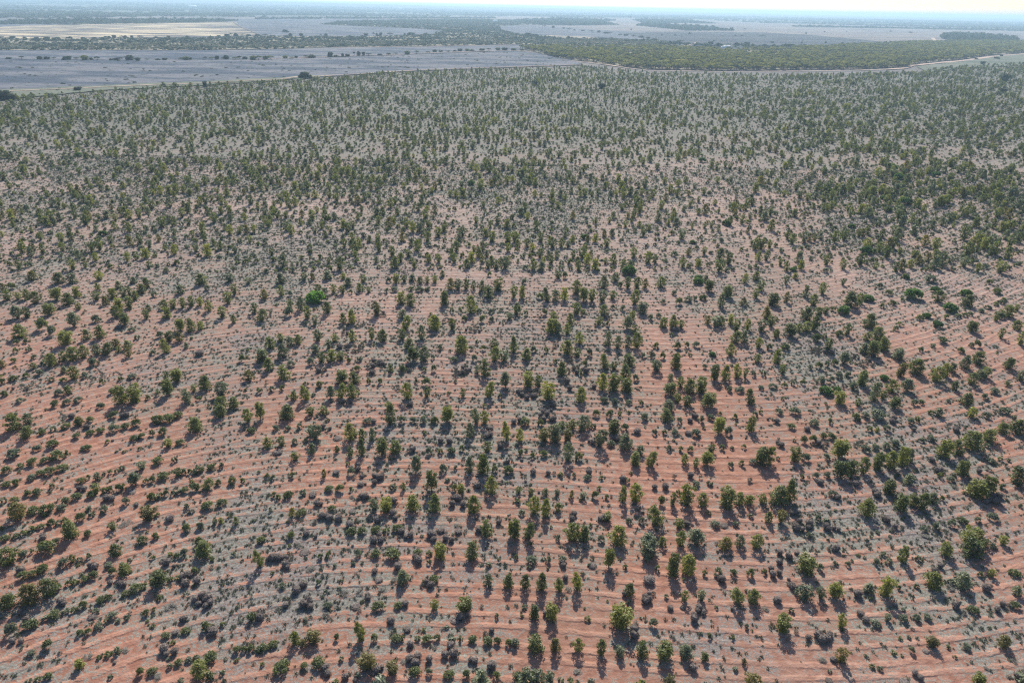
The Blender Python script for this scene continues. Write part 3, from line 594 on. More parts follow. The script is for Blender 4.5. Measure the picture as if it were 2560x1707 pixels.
G220,1170,70,60;G140,1200,80,60;G40,1220,90,60;T1035,1120,80,90;G1425,1200,70,70;G1710,1130,80,80;B1840,1110,70,70;G1300,1250,120,70;D1150,1080,120,40;Y1830,1250,80,80;C410,1190,110,70;B510,1240,80,60;G800,1180,80,70;G130,870,90,60
G250,810,70,60;G340,800,110,70;G470,740,60,60;C760,760,90,50;B560,940,90,60;G30,870,60,60;B10,1130,50,60;B1970,1070,60,60;T2030,1060,50,60;T2170,1070,60,90;C620,100,120,60;T720,140,80,50
@0,680
T10,170,60,80;G100,160,80,70;T60,260,90,110;T160,250,60,70;T240,250,80,110;T315,290,110,120;T510,260,100,130;T530,90,100,90;T620,300,105,120;T700,230,70,110;O720,340,60,60;S140,430,110,130;S240,420,90,110;T440,390,105,110
S665,500,110,150;G375,540,110,130;B470,600,90,130;T175,600,120,130;Y595,665,110,140;T655,100,90,100;T280,60,90,60;T900,70,80,80;T1220,100,60,60;S1085,150,70,80;T1345,145,80,110;T895,160,60,70;T1025,240,90,100;T880,250,80,70
S970,300,70,90;T1130,220,80,80;T1185,220,45,100;T1290,200,80,100;T1240,250,80,90;S1090,330,90,100;T1175,330,80,120;Y1070,415,95,120;T1140,485,95,120;B880,460,80,70;T1340,430,70,100;Y1360,350,60,50;B1415,230,60,60;S1500,330,80,80
T1525,420,80,110;S1585,330,70,90;T1670,330,60,110;T1750,320,70,110;T1835,310,60,90;T1910,360,70,110;S1655,190,80,70;T1845,110,100,110;T2105,90,80,90;T2145,210,65,110;T2090,290,80,120;G1900,170,60,60;S2040,420,80,120;T2330,380,70,110
T2280,110,60,70;S2145,470,60,90;Y1650,540,90,120;T1755,540,90,130;T1840,530,70,90;T1545,640,80,110;T1635,640,90,110;T795,620,80,110;T905,610,95,130;Y1505,745,85,140;Y465,860,100,130;T580,810,90,90;T660,810,100,140;T760,790,95,130
T880,760,80,110;T970,750,110,110;T1055,690,80,90;T1085,740,50,70;T1170,700,80,80;T1175,780,70,100;B860,860,100,80;Y665,985,95,130;T580,920,60,60;B240,650,70,50;B145,660,60,50;B260,730,60,50;B140,740,60,50;B310,800,60,50
B125,830,60,50;T15,870,70,70;T300,880,60,50;B360,950,70,60;G400,850,70,50;G1400,760,60,50;Y1710,700,50,60;B1465,600,70,60;B1260,620,60,50;B1210,550,70,50;D1090,520,80,40;B780,970,60,60;G120,1000,80,60;G230,970,60,50
B470,1010,60,50;B575,1010,70,50;G15,1030,60,60;T625,1110,80,70;B540,1130,90,60;G1100,1000,65,50;B1210,980,80,50;B940,1030,60,60;Y1615,1010,105,130;T1525,980,80,60;T1535,1130,105,160;T1870,1080,110,150;T1775,1100,60,80;T2280,1000,95,110
S2035,1140,130,140;S1710,1200,100,140;Y1100,1210,110,190;Y1235,1190,130,170;T2025,1245,110,110;T2145,1245,100,110;G2220,820,65,70;D1830,770,90,60;D2265,1050,120,40;C80,1080,110,50;G1030,1120,80,60;G1355,1170,50,50;B715,1200,80,60
G500,1240,80,70;B610,1220,80,60;B925,1250,80,60;C230,1080,100,50;B1450,1130,60,60;G1825,1180,60,50;C960,970,90,50;G35,1140,70,60;B180,1200,80,50
@640,680
T225,105,75,110;T440,80,60,90;T525,70,50,70;T845,120,75,80;T985,95,70,80;T660,60,80,80;T800,60,60,60;T70,250,80,100;T225,220,70,110;G315,220,50,60;L540,275,170,100;G635,200,60,60;G640,240,60,40;T575,180,80,70;S710,190,65,90
T790,200,65,90;T955,180,70,90;B870,200,45,50;Y1035,190,45,60;Y310,320,65,80;S405,350,80,140;T465,430,75,130;T650,380,85,130;B300,410,90,110;T50,450,90,120;S540,480,60,100;G455,490,40,50;Y880,470,80,140;T800,470,60,110
O1100,400,75,140;T1330,290,80,120;T1420,310,90,130;G1215,100,50,60;T1290,100,60,90;S1360,90,60,70;T1435,80,60,70;T1505,100,65,60;T1575,100,50,70;T1645,100,65,80;Y1780,160,75,120;Y1855,160,70,110;Y1930,160,70,110;T2000,160,50,90
T2075,175,60,110;T2135,235,95,120;Y2230,170,90,120;T1735,300,80,140;Y1970,375,100,170;T1715,40,60,60;G2145,40,50,50;B1420,175,70,45;B1500,175,80,45;B1580,170,70,45;B1200,190,50,50;B1270,180,80,50;T1345,420,80,90;Y1380,520,100,140
Y1640,530,115,150;S1515,620,80,150;Y1805,530,70,120;G1915,450,65,60;G2080,460,65,70;B2165,450,50,50;G1805,375,50,60;G1880,375,50,50;G2050,375,50,50;B2155,380,50,50;T2330,440,60,80;T885,640,75,130;S1060,620,60,120;T1160,635,90,120
S1340,620,90,110;S560,640,80,130;O725,640,70,80;Y1885,740,130,170;T130,700,90,120;T220,640,75,80;T310,680,75,100;T380,660,75,100;S240,780,100,140;S665,700,70,90;T545,740,75,80;Y1400,700,90,100;T1440,820,110,150;S1545,820,100,150
T50,810,110,100;T110,900,90,130;S600,830,80,110;S690,820,85,120;S780,810,80,90;B500,850,70,70;T255,980,110,140;B320,870,80,60;G925,910,70,60;G855,830,50,50;B950,820,60,50;T785,1010,110,120;T905,1020,100,120;T1240,920,50,80
G1350,920,70,70;G1545,915,50,50;G1635,915,65,70;B1690,720,55,70;B1980,720,40,50;B2085,720,55,60;B1820,820,80,50;G1625,800,45,50;B2005,820,60,70;T2110,950,95,170;T2030,930,50,80;T2195,820,110,150;T2190,690,90,90;T2280,820,80,110
S2295,1060,100,160;G1035,1030,50,70;G1140,1030,55,70;G580,1060,70,70;G455,1040,55,40;Y450,1180,100,160;S680,1160,80,130;T780,1160,90,160;T885,1160,110,150;S340,1170,60,90;Y1380,1170,100,170;S1570,1150,80,110;G1570,1040,80,80
G1475,1020,50,50;Y2150,1140,100,160;B2240,1160,50,60;T1900,1150,60,90;Y1220,1250,70,60;G235,1090,60,60;G145,1100,60,60;B30,1110,60,60;C900,730,230,90;C620,960,160,80;C1100,900,200,100;C1400,930,160,80;C1900,950,180,100
C1150,410,130,50;C800,590,100,80;C970,510,80,50;D770,700,70,50;C1050,950,130,60;D1420,1230,60,50;D1755,1225,45,40;C1300,1100,110,60;C1740,470,80,90;C780,1220,90,60;C860,1200,80,50;C2000,560,180,60
@1280,680
T20,240,70,130;S95,240,60,130;T320,270,80,140;S405,260,80,110;T485,260,65,130;Y590,200,95,140;T660,270,85,140;T735,270,75,130;S835,280,80,130;O930,250,70,90;G255,250,60,70;G110,110,60,60;T425,60,70,80;G490,60,60,70;S850,150,90,130
T950,80,80,80;T1070,150,65,120;T1150,150,80,120;T1225,150,60,100;T1370,140,85,110;G995,145,55,60;L1710,125,100,95;T1815,180,90,120;T1780,90,60,70;T1135,300,100,150;G1490,210,60,50;G1535,300,65,75;B1620,275,75,55;B1685,260,50,50
B1385,290,60,50;S1200,380,90,120;G1020,280,30,50;G1760,260,70,60;T1925,320,70,140;T1980,230,90,120;T2120,300,70,70;T2245,240,60,100;T2250,70,80,80;T2290,170,80,100;T2145,100,60,100;T2330,430,70,130;T45,390,85,120;T590,390,85,120
G130,400,50,60;G300,400,60,70;T845,400,100,110;T385,440,80,80;S540,480,80,120;G1020,360,55,70;G925,340,50,50;S1110,440,60,100;Y800,480,75,80;G880,500,50,60;S1060,520,100,130;T1130,570,80,100;G1275,440,60,60;G1345,420,50,50
Y1395,510,90,110;T1485,520,80,140;T1555,520,70,90;Y370,560,120,150;T430,570,70,120;T510,570,75,110;T1800,480,70,90;T1880,500,90,110;T1930,490,80,100;T2015,480,60,100;S2065,540,75,120;T2170,530,65,110;T2300,550,80,130
T625,660,80,120;T20,740,70,170;Y510,755,105,145;T605,780,75,90;S885,680,60,150;S970,700,80,130;Y1070,690,70,120;Y1155,700,85,160;T2060,650,100,120;T2140,650,80,130;T2015,770,90,130;L1840,790,70,80;G1325,700,60,60;G1520,705,75,70
G1610,690,60,60;B1690,690,70,60;T130,800,90,120;B715,770,60,70;B200,740,60,70;B315,750,50,90;T855,880,95,140;C560,830,130,90;B400,850,50,60;G670,870,60,70;T1080,850,110,100;G1205,790,50,60;B1290,790,60,60;G1390,800,60,70
Y1510,890,100,160;S1325,910,110,120;T460,950,95,140;Y940,900,80,90;T1050,980,110,150;Y835,1080,90,170;Y940,1090,110,170;Y1055,1100,110,140;B1140,1000,60,70;Y150,1050,100,150;T240,1050,75,110;Y330,1170,120,180;Y640,1190,100,150
G630,950,60,60;G1770,890,45,60;T1865,990,80,160;T1965,990,85,160;Y2070,970,90,140;O2145,970,50,100;G2225,960,55,60;G2310,960,50,70;T2270,700,80,110;O2265,830,80,90;Y1550,1060,85,110;T1460,1130,110,130;T1640,1110,110,150
Y1745,1110,100,160;T1810,1240,130,150;Y1520,1200,80,100;T1615,1230,95,110;T1460,1000,60,80;S1440,1250,110,70;T2195,1210,100,150;B2095,1100,90,55;B2000,1100,60,60;B850,1200,80,60;B950,1210,60,60;B1075,1215,60,50;B1190,1220,50,50
C600,920,190,90;D680,930,70,60;D505,1030,70,70;D530,1090,60,60;C730,1090,70,60;C150,1150,250,100;C350,1240,100,80;C400,680,120,50;B660,400,60,60;C880,430,120,60;D1500,540,100,50;B1465,590,50,40;C1950,1080,140,60;B2290,1080,70,50
@1920,680
T55,310,100,130;T10,430,60,90;T175,280,60,110;T350,230,60,120;T505,200,75,120;T430,310,90,120;T170,110,50,90;T250,60,50,60;S690,120,50,70;T360,440,100,130;T775,320,140,150;T850,290,80,110;L925,280,100,90;L700,400,125,110
G600,360,50,50;G1110,210,70,55;G1030,145,60,50;G1265,60,60,50;L1340,240,170,90;L1540,190,90,60;L1825,215,110,60;B1500,90,110,60;T1570,260,110,90;T1840,300,100,90;L1680,370,135,100;G1145,300,80,50;G1240,270,60,40;G1050,330,50,50
G1400,440,70,50;L1460,430,80,70;L1560,510,100,70;T945,490,125,100;G1215,500,80,50;G1175,535,50,50;G655,590,80,65;G455,640,90,80;G520,620,60,60;T1010,620,130,130;T910,630,80,90;T970,770,110,160;T1075,720,110,140;S1205,800,100,110
T880,740,90,100;T360,550,90,110;T290,550,80,90;T440,540,70,150;T210,570,110,90;T80,600,75,90;T35,500,60,110;S735,580,70,120;T470,400,80,80;T530,380,60,70;G165,715,85,65;G15,720,60,80;T95,840,80,150;T140,935,70,100
G615,860,70,65;G545,870,60,60;G475,890,70,70;G395,900,50,60;S710,840,100,120;T555,730,70,140;G735,960,65,55;B655,980,70,60;B585,1000,50,50;B490,1020,85,70;B320,1035,50,60;B230,1040,50,50;B150,1055,60,50;B45,1070,80,50
T880,1040,95,150;L1070,1000,90,70;O1235,960,90,140;T1370,910,140,110;Y1560,1010,120,160;Y1640,960,80,140;T1700,920,80,100;T1890,1040,110,130;T1950,980,80,90;T2000,970,90,110;S1820,890,100,140;T1945,850,110,140;T2220,890,110,130
T2330,1000,80,110;T1885,550,100,110;S2150,610,60,110;T2300,530,80,100;T2335,670,80,130;T1725,1090,75,100;S1290,1080,115,90;T1835,1220,110,120;G1605,650,100,60;B1515,690,60,40;G1410,730,50,50;G1775,740,70,60;G1870,690,70,50
G1930,690,70,70;T2100,440,60,50;G2140,420,110,60;T2210,390,110,80;T2290,350,60,60;L545,1140,120,110;L635,1120,80,90;Y665,1210,90,130;S990,1180,100,190;T1150,1110,110,140;T1065,1160,80,80;T1175,1240,100,90;T830,1220,70,60
B790,1080,80,70;C500,760,250,90;C850,820,300,100;C900,880,200,70;C730,1080,120,60;B1350,1220,60,60;B1410,1210,60,50;B2090,1120,80,60;B2000,1170,70,60;B2210,1050,60,50;B1640,430,50,50;G2110,200,90,60;B1750,420,60,45;B1810,410,60,45
B1860,400,50,40;B1960,370,60,40;B2030,340,60,40;B2100,310,60,40;B2140,290,60,40;B2170,270,50,40;B1380,130,50,40;G2040,110,70,50
"""
KIND = dict(T=0, Y=0, S=0, O=0, G=1, B=1, L=2, D=3, C=3)
items = []      # kind letter, X, Y, width, height, px, py
rs = np.random.RandomState(11)
ox = oy = 0
for ln in DATA.split('\n'):
    if ln.startswith('@'):
        ox, oy = map(int, ln[1:].split(',')); continue
    for tk in ln.split(';'):
        if not tk: continue
        k = tk[0]; x, y, ww_, hh = map(float, tk[1:].split(','))
        if k in 'TYSO': ww_ *= 1.05; hh *= .94
        x = ox + x / 3.675; y = oy + y / 3.675; ww_ /= 3.675; hh /= 3.675
        X, Y = place(x, y); s = pxm(X, Y); dd = math.atan2(H, math.hypot(X, Y))
        if k == 'C':
            area = ww_ * hh; bw = .78; n = int(max(2, area / (bw * s) ** 2 * .95))
            for q in range(n):
                a = rs.rand() * 6.28; u = rs.rand() ** .5 * .46
                bx = x + math.cos(a) * u * ww_; by = y - hh * .5 + math.sin(a) * u * hh
                b_ = bw * (.6 + .75 * rs.rand()); X, Y = place(bx, by, b_ * .4)
                items.append(('D', float(X), float(Y), b_, b_ * .85, bx, by, (x, y)))
            continue
        wd = ww_ / s; e = hh / s * math.cos(math.atan((y - 853) / F)) * .97
        hz = math.sqrt(max(e * e - (wd * .95 * math.sin(dd)) ** 2, (.25 * e) ** 2)) / math.cos(dd)
        if k == 'D': wd *= .95; hz = min(hz, wd * .9)
        if k in 'TYSO': hz = max(hz, wd * 1.0)
        if k in 'GBL': wd *= .94 if k == 'B' else .92; hz = min(max(hz, wd * .6), wd * 1.15)
        if k == 'L': hz = min(hz, wd * .62)
        X, Y = place(x, y - hh * .5, hz * .5)
        items.append((k, float(X), float(Y), wd, hz, x, y, None))
# small ones the eye passes over: seedlings and low saltbush that keep to the rows near the camera, more beyond
def row_slots(step, x0=-760, x1=760):
    gx = np.arange(x0, x1, 2.0); gy = np.concatenate([np.arange(30, 200, 1.), np.arange(200, 1100, 3.)])
    GX, GY = np.meshgrid(gx, gy); Rr = rowfield(GX, GY)
    Rr = np.maximum.accumulate(Rr, axis=0)
    outX, outY, outR = [], [], []
    for c in range(len(gx)):
        r = Rr[:, c]; ks = np.arange(math.ceil(r[0]), math.floor(r[-1]) + 1)
        yy = np.interp(ks, r, gy); outX.append(np.full(len(ks), gx[c])); outY.append(yy); outR.append(ks)
    X = np.concatenate(outX); Y = np.concatenate(outY); K = np.concatenate(outR)
    o = np.lexsort((X, K)); X, Y, K = X[o], Y[o], K[o]
    res = []; rk = []
    st = np.flatnonzero(np.r_[True, K[1:] != K[:-1]]); en = np.r_[st[1:], len(K)]
    for a, b in zip(st, en):
        if b - a < 3: continue
        x, y = X[a:b], Y[a:b]; d = np.r_[0, np.cumsum(np.minimum(np.hypot(np.diff(x), np.diff(y)), 12))]
        s_ = np.arange(rs.rand() * step, d[-1], step); s_ = s_ + (rs.rand(len(s_)) - .5) * step * .35
        res.append(np.stack([np.interp(s_, d, x), np.interp(s_, d, y)], 1)); rk.append(np.full(len(s_), K[a]))
    return np.concatenate(res), np.concatenate(rk)
slots, rk_ = row_slots(2.3)
sx_, sy_ = slots[:, 0], slots[:, 1]
ok = sy_ > 34; sx_, sy_, rk_ = sx_[ok], sy_[ok], rk_[ok]
px, py = seen(sx_, sy_)
pe = plant_edge(px, py, sx_, sy_)
ok = (px > -420) & (px < 2980) & (py < 1950) & (pe > .5); sx_, sy_, px, py, rk_ = sx_[ok], sy_[ok], px[ok], py[ok], rk_[ok]
rowact = vnoise(rk_ * 1.37, sx_ * .022, 13)
sx_ = sx_ + rs.normal(size=len(sx_)) * .12; sy_ = sy_ + rs.normal(size=len(sy_)) * .12
u = rs.rand(len(sx_)); v = rs.rand(len(sx_)); g1 = rs.rand(len(sx_))
clump = fbm(sx_ * .035, sy_ * .035, 61, 3); cl2 = fbm(sx_ * .12, sy_ * .12, 66, 2); wide = fbm(sx_ * .008, sy_ * .008, 70, 3)
infr = (py > 682) & (py < 1712) & (px > -4) & (px < 2564)
dens = .225 + .01 * sstep(420, 250, py) + .30 * (clump - .5) + .22 * (cl2 - .5) + .15 * (wide - .5)
# thin places seen in the picture: gaps and a sparse far-right corner
for cx, cy, qx, qy, am in [(2000, 560, 200, 45, -.35), (900, 560, 120, 22, -.35), (2100, 640, 180, 30, -.12), (1300, 560, 250, 25, -.2), (2330, 200, 220, 16, -.2), (1990, 215, 300, 14, -.3), (1900, 335, 330, 22, -.25), (450, 380, 300, 30, -.1), (300, 238, 300, 14, -.15),
                         (2200, 500, 260, 50, .22), (2450, 600, 160, 60, .18), (1500, 640, 300, 30, .12), (300, 640, 300, 50, .05), (1050, 320, 700, 40, .1), (700, 270, 600, 30, .12)]:
    dens = dens + .35 * am * np.exp(-((px - cx) / qx) ** 2 - ((py - cy) / qy) ** 2)
thin = (1 - .22 * sstep(1450, 1800, px) * sstep(520, 430, py)) * 1.0 - .10 * sstep(480, 330, py) - .12 * sstep(330, 200, py)
dens = np.clip(dens, .03, .45) * thin * (.30 - .18 * sstep(1500, 1800, px) + (1.4 + .36 * sstep(1500, 1800, px)) * rowact)
tree = (~infr) & (u < dens)
old = np.array([(i[1], i[2]) for i in items])
def near_old(X, Y, r):
    out = np.zeros(len(X), bool)
    for a in range(0, len(X), 4000):
        d = np.hypot(X[a:a + 4000, None] - old[None, :, 0], Y[a:a + 4000, None] - old[None, :, 1]); out[a:a + 4000] = (d < r).any(1)
    return out
tx, ty = sx_[tree], sy_[tree]
dfar = sstep(690, 420, py[tree])
tw = 1.35 + 1.15 * v[tree] ** 1.2 + dfar * .35; tw = tw * (.97 + .12 * sstep(1700, 2200, px[tree])); th = np.clip(tw * (1.2 - .2 * dfar + .35 * g1[tree]), 1.2, 4.0)
side = ((px < 900) & (py > 950)) | (py > 1750)
small_ = side[tree]; tw = np.where(small_, tw * .7, tw); th = np.where(small_, th * .5, th)
sh = (~tree) & (((~infr) & (u < dens + .50 * thin)) | (infr & (u < .16)))
shx, shy = sx_[sh], sy_[sh]; shw = (.5 + 1.0 * v[sh]) * np.where(infr[sh], .55, 1.15)
keep = ~(infr[sh] & near_old(shx, shy, 1.15)); shx, shy, shw = shx[keep], shy[keep], shw[keep]; shh = shw * (.6 + .35 * rs.rand(len(shw)))
print("far trees", len(tx), "shrubs", len(shx))
# free-standing saltbush and dead scrub between the rows of the middle distance
n = 90000; qx = (rs.rand(n) - .5) * 2; qy = 40 + rs.rand(n) ** .75 * 700; qx = qx * (qy * .95 + 40)
px2, py2 = seen(qx, qy); pe2 = plant_edge(px2, py2, qx, qy); cv = cover_at(px2, py2, qx, qy)
inf2 = (py2 > 682) & (py2 < 1712) & (px2 > 0) & (px2 < 2560)
ok = (pe2 > .5) & (px2 > -420) & (px2 < 2980) & (py2 < 1950) & (rs.rand(n) < np.clip((cv - .30) * 1.7, 0, 1) * np.where(inf2, .55, 1))
qx, qy, inf2 = qx[ok], qy[ok], inf2[ok]; isb = rs.rand(len(qx)) < .30
bx_, by_ = qx[isb], qy[isb]; bw_ = (.35 + .5 * rs.rand(isb.sum())) * np.where(inf2[isb], .7, 1.15)
gx_, gy_ = qx[~isb], qy[~isb]; gw_ = (.35 + .7 * rs.rand((~isb).sum())) * np.where(inf2[~isb], .6, 1.0)

# ------------------------------------------------------------------ individuals: the 300 of each kind that show largest
def area_px(i): return i[3] * i[4] * pxm(i[1], i[2]) ** 2
def inview(i): return -25 < i[5] < 2585 and i[6] < 1760
kinds = {0: [], 1: [], 2: [], 3: []}
for it in items: kinds[KIND[it[0]]].append(it)
for q in kinds: kinds[q].sort(key=area_px, reverse=True)
LIM = 300
used_labels = {}
def pct(px, py):
    return px / 25.6, py / 17.07
def size_word(v, a, b, c): return a if v > 2.9 else b if v > 2.0 else c
def spot(it):
    a, b = pct(it[5], it[6]); return "%d%% across, %d%% down the photo" % (round(a), round(b))
def unique_label(base, it, all_):
    lab = base + ", " + spot(it)
    if lab in used_labels:
        a, b = pct(it[5], it[6]); lab = base + ", %.1f%% across, %.1f%% down the photo" % (a, b)
    k = 2
    l0 = lab
    while lab in used_labels:
        a, b = pct(it[5], it[6]); lab = base + ", %.2f%% across, %.2f%% down the picture" % (a + .01 * (k - 2), b); k += 1
    used_labels[lab] = 1
    return lab
TW = dict(T="dark green", Y="yellow-topped green", S="silvery grey-green", O="bronze-tinged")
SW = dict(G="green", B="grey-green")
FW_ = dict(column="narrow", split="forked", round="round", top="bare-stemmed", lean="leaning")
allxy = np.array([(i[5], i[6] - 0) for i in items]); allk = np.array([KIND[i[0]] for i in items]); alls = np.array([pxm(i[1], i[2]) for i in items])
def beside(it):
    s = pxm(it[1], it[2]); d = np.hypot((allxy[:, 0] - it[5]), (allxy[:, 1] - it[6]) * 1.3) / s
    nd = {q: np.sort(d[allk == q])[:2] for q in (0, 1, 2, 3)}
    me = KIND[it[0]]
    f = lambda q: nd[q][1] if q == me and len(nd[q]) > 1 else nd[q][0]
    if f(2) < 2.4: return "beside a bright green dome"
    if me != 3 and f(3) < 1.1: return "by dead grey scrub"
    if f(0) < 1.9: return "close to a tree" if me else "touching its neighbour"
    if min(f(0), f(1), f(3)) > 2.4: return "standing alone"
    return "in its planting row" if me in (0, 1) else "on the red soil"
made = []
def put_tree(it, k, group="young trees planted in curving rows"):
    L = it[0]; form = k % len(CROWN[L])
    r = bpy.data.objects.new("young_tree", None); COL.objects.link(r)
    r.location = (it[1], it[2], 0); r.rotation_euler = (0, 0, (k * 2.399) % 6.283); r.scale = (it[3], it[3], it[4])
    r.empty_display_size = .1
    lab = unique_label("%s %s %s tree %s" % (size_word(it[4], "tall", "medium", "short"), FW_[FORMS[form]], TW[L], beside(it)), it, 0)
    tag(r, lab, "tree", group)
    obj("crown", CROWN[L][form], r); obj("trunk", TRUNK[k % 3], r)
for k, it in enumerate(kinds[0][:LIM]): put_tree(it, k)
def put_one(it, k, me, name, lab, cat, group):
    o = obj(name, me); o.location = (it[1], it[2], 0); o.scale = (it[3], it[3] * (.85 + .3 * ((k * 7) % 10) / 10), it[4]); o.rotation_euler = (0, 0, (k * 2.399) % 6.283)
    tag(o, lab, cat, group); return o
for k, it in enumerate(kinds[1][:LIM]):
    sz = "large" if it[3] > 1.5 else "medium" if it[3] > .95 else "small"
    put_one(it, k, SHRUB[it[0]][k % 4], "low_shrub", unique_label("%s %s low shrub %s" % (sz, SW[it[0]], beside(it)), it, 0), "shrub", "low shrubs planted in curving rows")
for k, it in enumerate(kinds[2]):
    put_one(it, k, VIVID if abs(it[5] - 787) < 5 else SHRUB['L'][k % 3], "dome_shrub", unique_label("%s bright green dome-shaped shrub" % ("broad" if it[3] > 3 else "small"), it, 0), "shrub", "bright green dome shrubs")
for k, it in enumerate(kinds[3][:LIM]):
    sz = "large" if it[3] > .85 else "medium" if it[3] > .65 else "small"
    put_one(it, k, BALL[k % 5], "dead_bush", unique_label("%s grey twig ball %s" % (sz, "in a heap" if it[7] else "by itself"), it, 0), "dead bush", "dead grey twig balls")
cat_ = lambda *a: np.concatenate([np.asarray(v, float) for v in a])
r0_ = kinds[0][LIM:]; r1_ = kinds[1][LIM:]; r3_ = kinds[3][LIM:]
g_ = lambda L, c: [i[c] for i in L]
scatter("distant_young_trees", cat_(tx, g_(r0_, 1)), cat_(ty, g_(r0_, 2)), cat_(tw, g_(r0_, 3)), cat_(th, g_(r0_, 4)), P_TREE, "countless small trees filling the middle and far plantation", "trees")
scatter("distant_low_shrubs", cat_(shx, gx_, g_(r1_, 1)), cat_(shy, gy_, g_(r1_, 2)), cat_(shw, gw_, g_(r1_, 3)), cat_(shh, gw_ * .55, g_(r1_, 4)), P_SHRUB, "countless low grey-green shrubs among the plantation rows", "shrubs")
scatter("dead_scrub", cat_(bx_, g_(r3_, 1)), cat_(by_, g_(r3_, 2)), cat_(bw_, g_(r3_, 3)), cat_(bw_ * .6, g_(r3_, 4)), P_DRY + P_DRY + P_BALL[:2], "countless small dead grey bushes strewn between the rows", "dead scrub")
# short herbage
n = 300000; qy = 36 + rs.rand(n) ** .62 * 260; qx = (rs.rand(n) - .5) * 2 * (qy * .9 + 30)
px3, py3 = seen(qx, qy); ok = (px3 > -100) & (px3 < 2660) & (py3 < 1780)
qx, qy, px3, py3 = qx[ok], qy[ok], px3[ok], py3[ok]
cv = cover_at(px3, py3, qx, qy) + .35 * (fbm(qx * .9, qy * .9, 90, 2) - .5); t_ = np.abs(((rowfield(qx, qy) + .5) % 1) - .5) * 4
ok = rs.rand(len(qx)) < np.clip((cv - .36) * 2.4, 0.03, 1) * np.where(np.abs(t_ - .82) < .35, .25, 1)
qx, qy = qx[ok], qy[ok]; hw = .25 + .42 * rs.rand(len(qx))
scatter("short_herbage", qx, qy, hw, hw * .45, P_TUFT, "short grey herbage and dry grass covering the soil in patches", "grass")
print("herb", len(qx), "scrub", len(bx_), len(gx_))
# ------------------------------------------------------------------ woodland and scrub beyond
def fill(poly, spacing, jit=1.0):
    P = np.array(poly, float); X, Y = place(P[:, 0], P[:, 1])
    x0, x1, y0, y1 = X.min(), X.max(), Y.min(), Y.max()
    gx, gy = np.meshgrid(np.arange(x0, x1, spacing), np.arange(y0, y1, spacing)); gx = gx.ravel() + (rs.rand(gx.size) - .5) * spacing * jit; gy = gy.ravel() + (rs.rand(gy.size) - .5) * spacing * jit
    px, py = seen(gx, gy); ok = inside(px, py, poly) & (px > -250) & (px < 2800)
    return gx[ok], gy[ok], px[ok], py[ok]
x, y, px, py = fill(W1, 5.6)
ok = rs.rand(len(x)) < .93 - .7 * sstep(.50, .64, fbm(x * .012, y * .012, 41)) * sstep(128, 165, 300 - py) ; x, y = x[ok], y[ok]; n = len(x)
wdt = 4.5 + 5.5 * rs.rand(n) ** 1.5; scatter("mallee_woodland", x, y, wdt, 3.6 + 3.6 * rs.rand(n), P_MALLEE, "dense olive-green mallee woodland behind the plantation", "woodland")
print("mallee", n)
def patch(name, poly, sp, w0, h0, thr, label, tall=0.04, protos=None):
    x, y, px, py = fill(poly, sp)
    ok = rs.rand(len(x)) < np.clip(thr + 1.6 * (fbm(x * .012, y * .02, 47) - .5), .05, 1); x, y = x[ok], y[ok]; n = len(x)
    s = np.where(rs.rand(n) < tall, 1.9, 1.0) * (.6 + .8 * rs.rand(n))
    scatter(name, x, y, w0 * s, h0 * s, protos or P_SCRUB, label, "scrub"); return n
print("w2", patch("scrub_belt", W2, 5.5, 3.6, 2.0, .60, "long dark scrub belt across the plain", .07))
x, y, px, py = fill([(0, 112), (640, 110), (900, 106), (1250, 100), (1500, 100), (1640, 106), (1640, 114), (1280, 110), (1050, 115), (640, 122), (0, 125)], 7)
ok = rs.rand(len(x)) < .9 * fbm(x * .02, y * .03, 77) + .1; x, y = x[ok], y[ok]
scatter("dry_scrub", x, y, 3.5 + 3 * rs.rand(len(x)), 2.2 + 1.4 * rs.rand(len(x)), P_CHAFF, "pale dry bushes speckling the scrub belt", "dry scrub")
print("w3", patch("scrub_belt", W3, 7.5, 5.0, 3.6, .5, "scrub strip above the cream paddock", .1))
print("w4", patch("scrub_patch", W4, 9, 6, 4.5, .62, "island of dark scrub on the pale paddock, left of two", .1))
print("w5", patch("scrub_patch", W5, 9, 6, 4.5, .55, "island of dark scrub on the pale paddock, right of two", .1))
print("w6", patch("woodland_patch", W6, 6.5, 6.5, 6, .95, "oval woodland patch by the bare sandy lane", .1))
for k, (poly, lb) in enumerate([([(640, 46), (900, 44.5), (1240, 45), (1240, 47.5), (900, 48), (640, 49)], "thin dark scrub line below the pale far strip"),
        ([(1980, 65.5), (2250, 70), (2560, 76), (2560, 79), (2250, 72.5), (1980, 68)], "thin dark scrub line crossing the pale paddock"),
        ([(0, 44), (180, 43), (640, 39), (900, 40), (900, 37.5), (640, 36), (180, 39), (0, 40)], "thin dark scrub line under the blue wooded plain"),
        ([(1650, 108), (1760, 112), (1900, 116), (2060, 116), (2060, 119), (1900, 121), (1760, 118), (1650, 112)], "loose bushes before the mallee woodland")]):
    patch("scrub_line", poly, 9, 5.5, 3.6, .5, lb, .1)
# far wooded plain, thinning with distance
n = 26000; d = 2300 + rs.rand(n) ** .9 * 7000; a = (rs.rand(n) - .5) * 1.5; x = d * np.sin(a); y = d * np.cos(a); px, py = seen(x, y)
fieldmask = inside(px, py, [(178, 46.5), (400, 42.5), (640, 43.5), (1280, 41), (1500, 46), (1700, 48), (1900, 58), (2200, 66), (2560, 74), (2760, 77), (2760, 140), (0, 140), (0, 47)])
ok = (~fieldmask) & (px > -200) & (px < 2760) & (fbm(x * .0012, y * .003, 55) > .42); x, y, d = x[ok], y[ok], d[ok]
zz = hills(x, y)
scatter("far_woodland", x, y, 14 + 12 * rs.rand(len(x)), 5 + 3 * rs.rand(len(x)), P_SCRUB, "far woodland fading to blue on the plain", "woodland", z=zz)
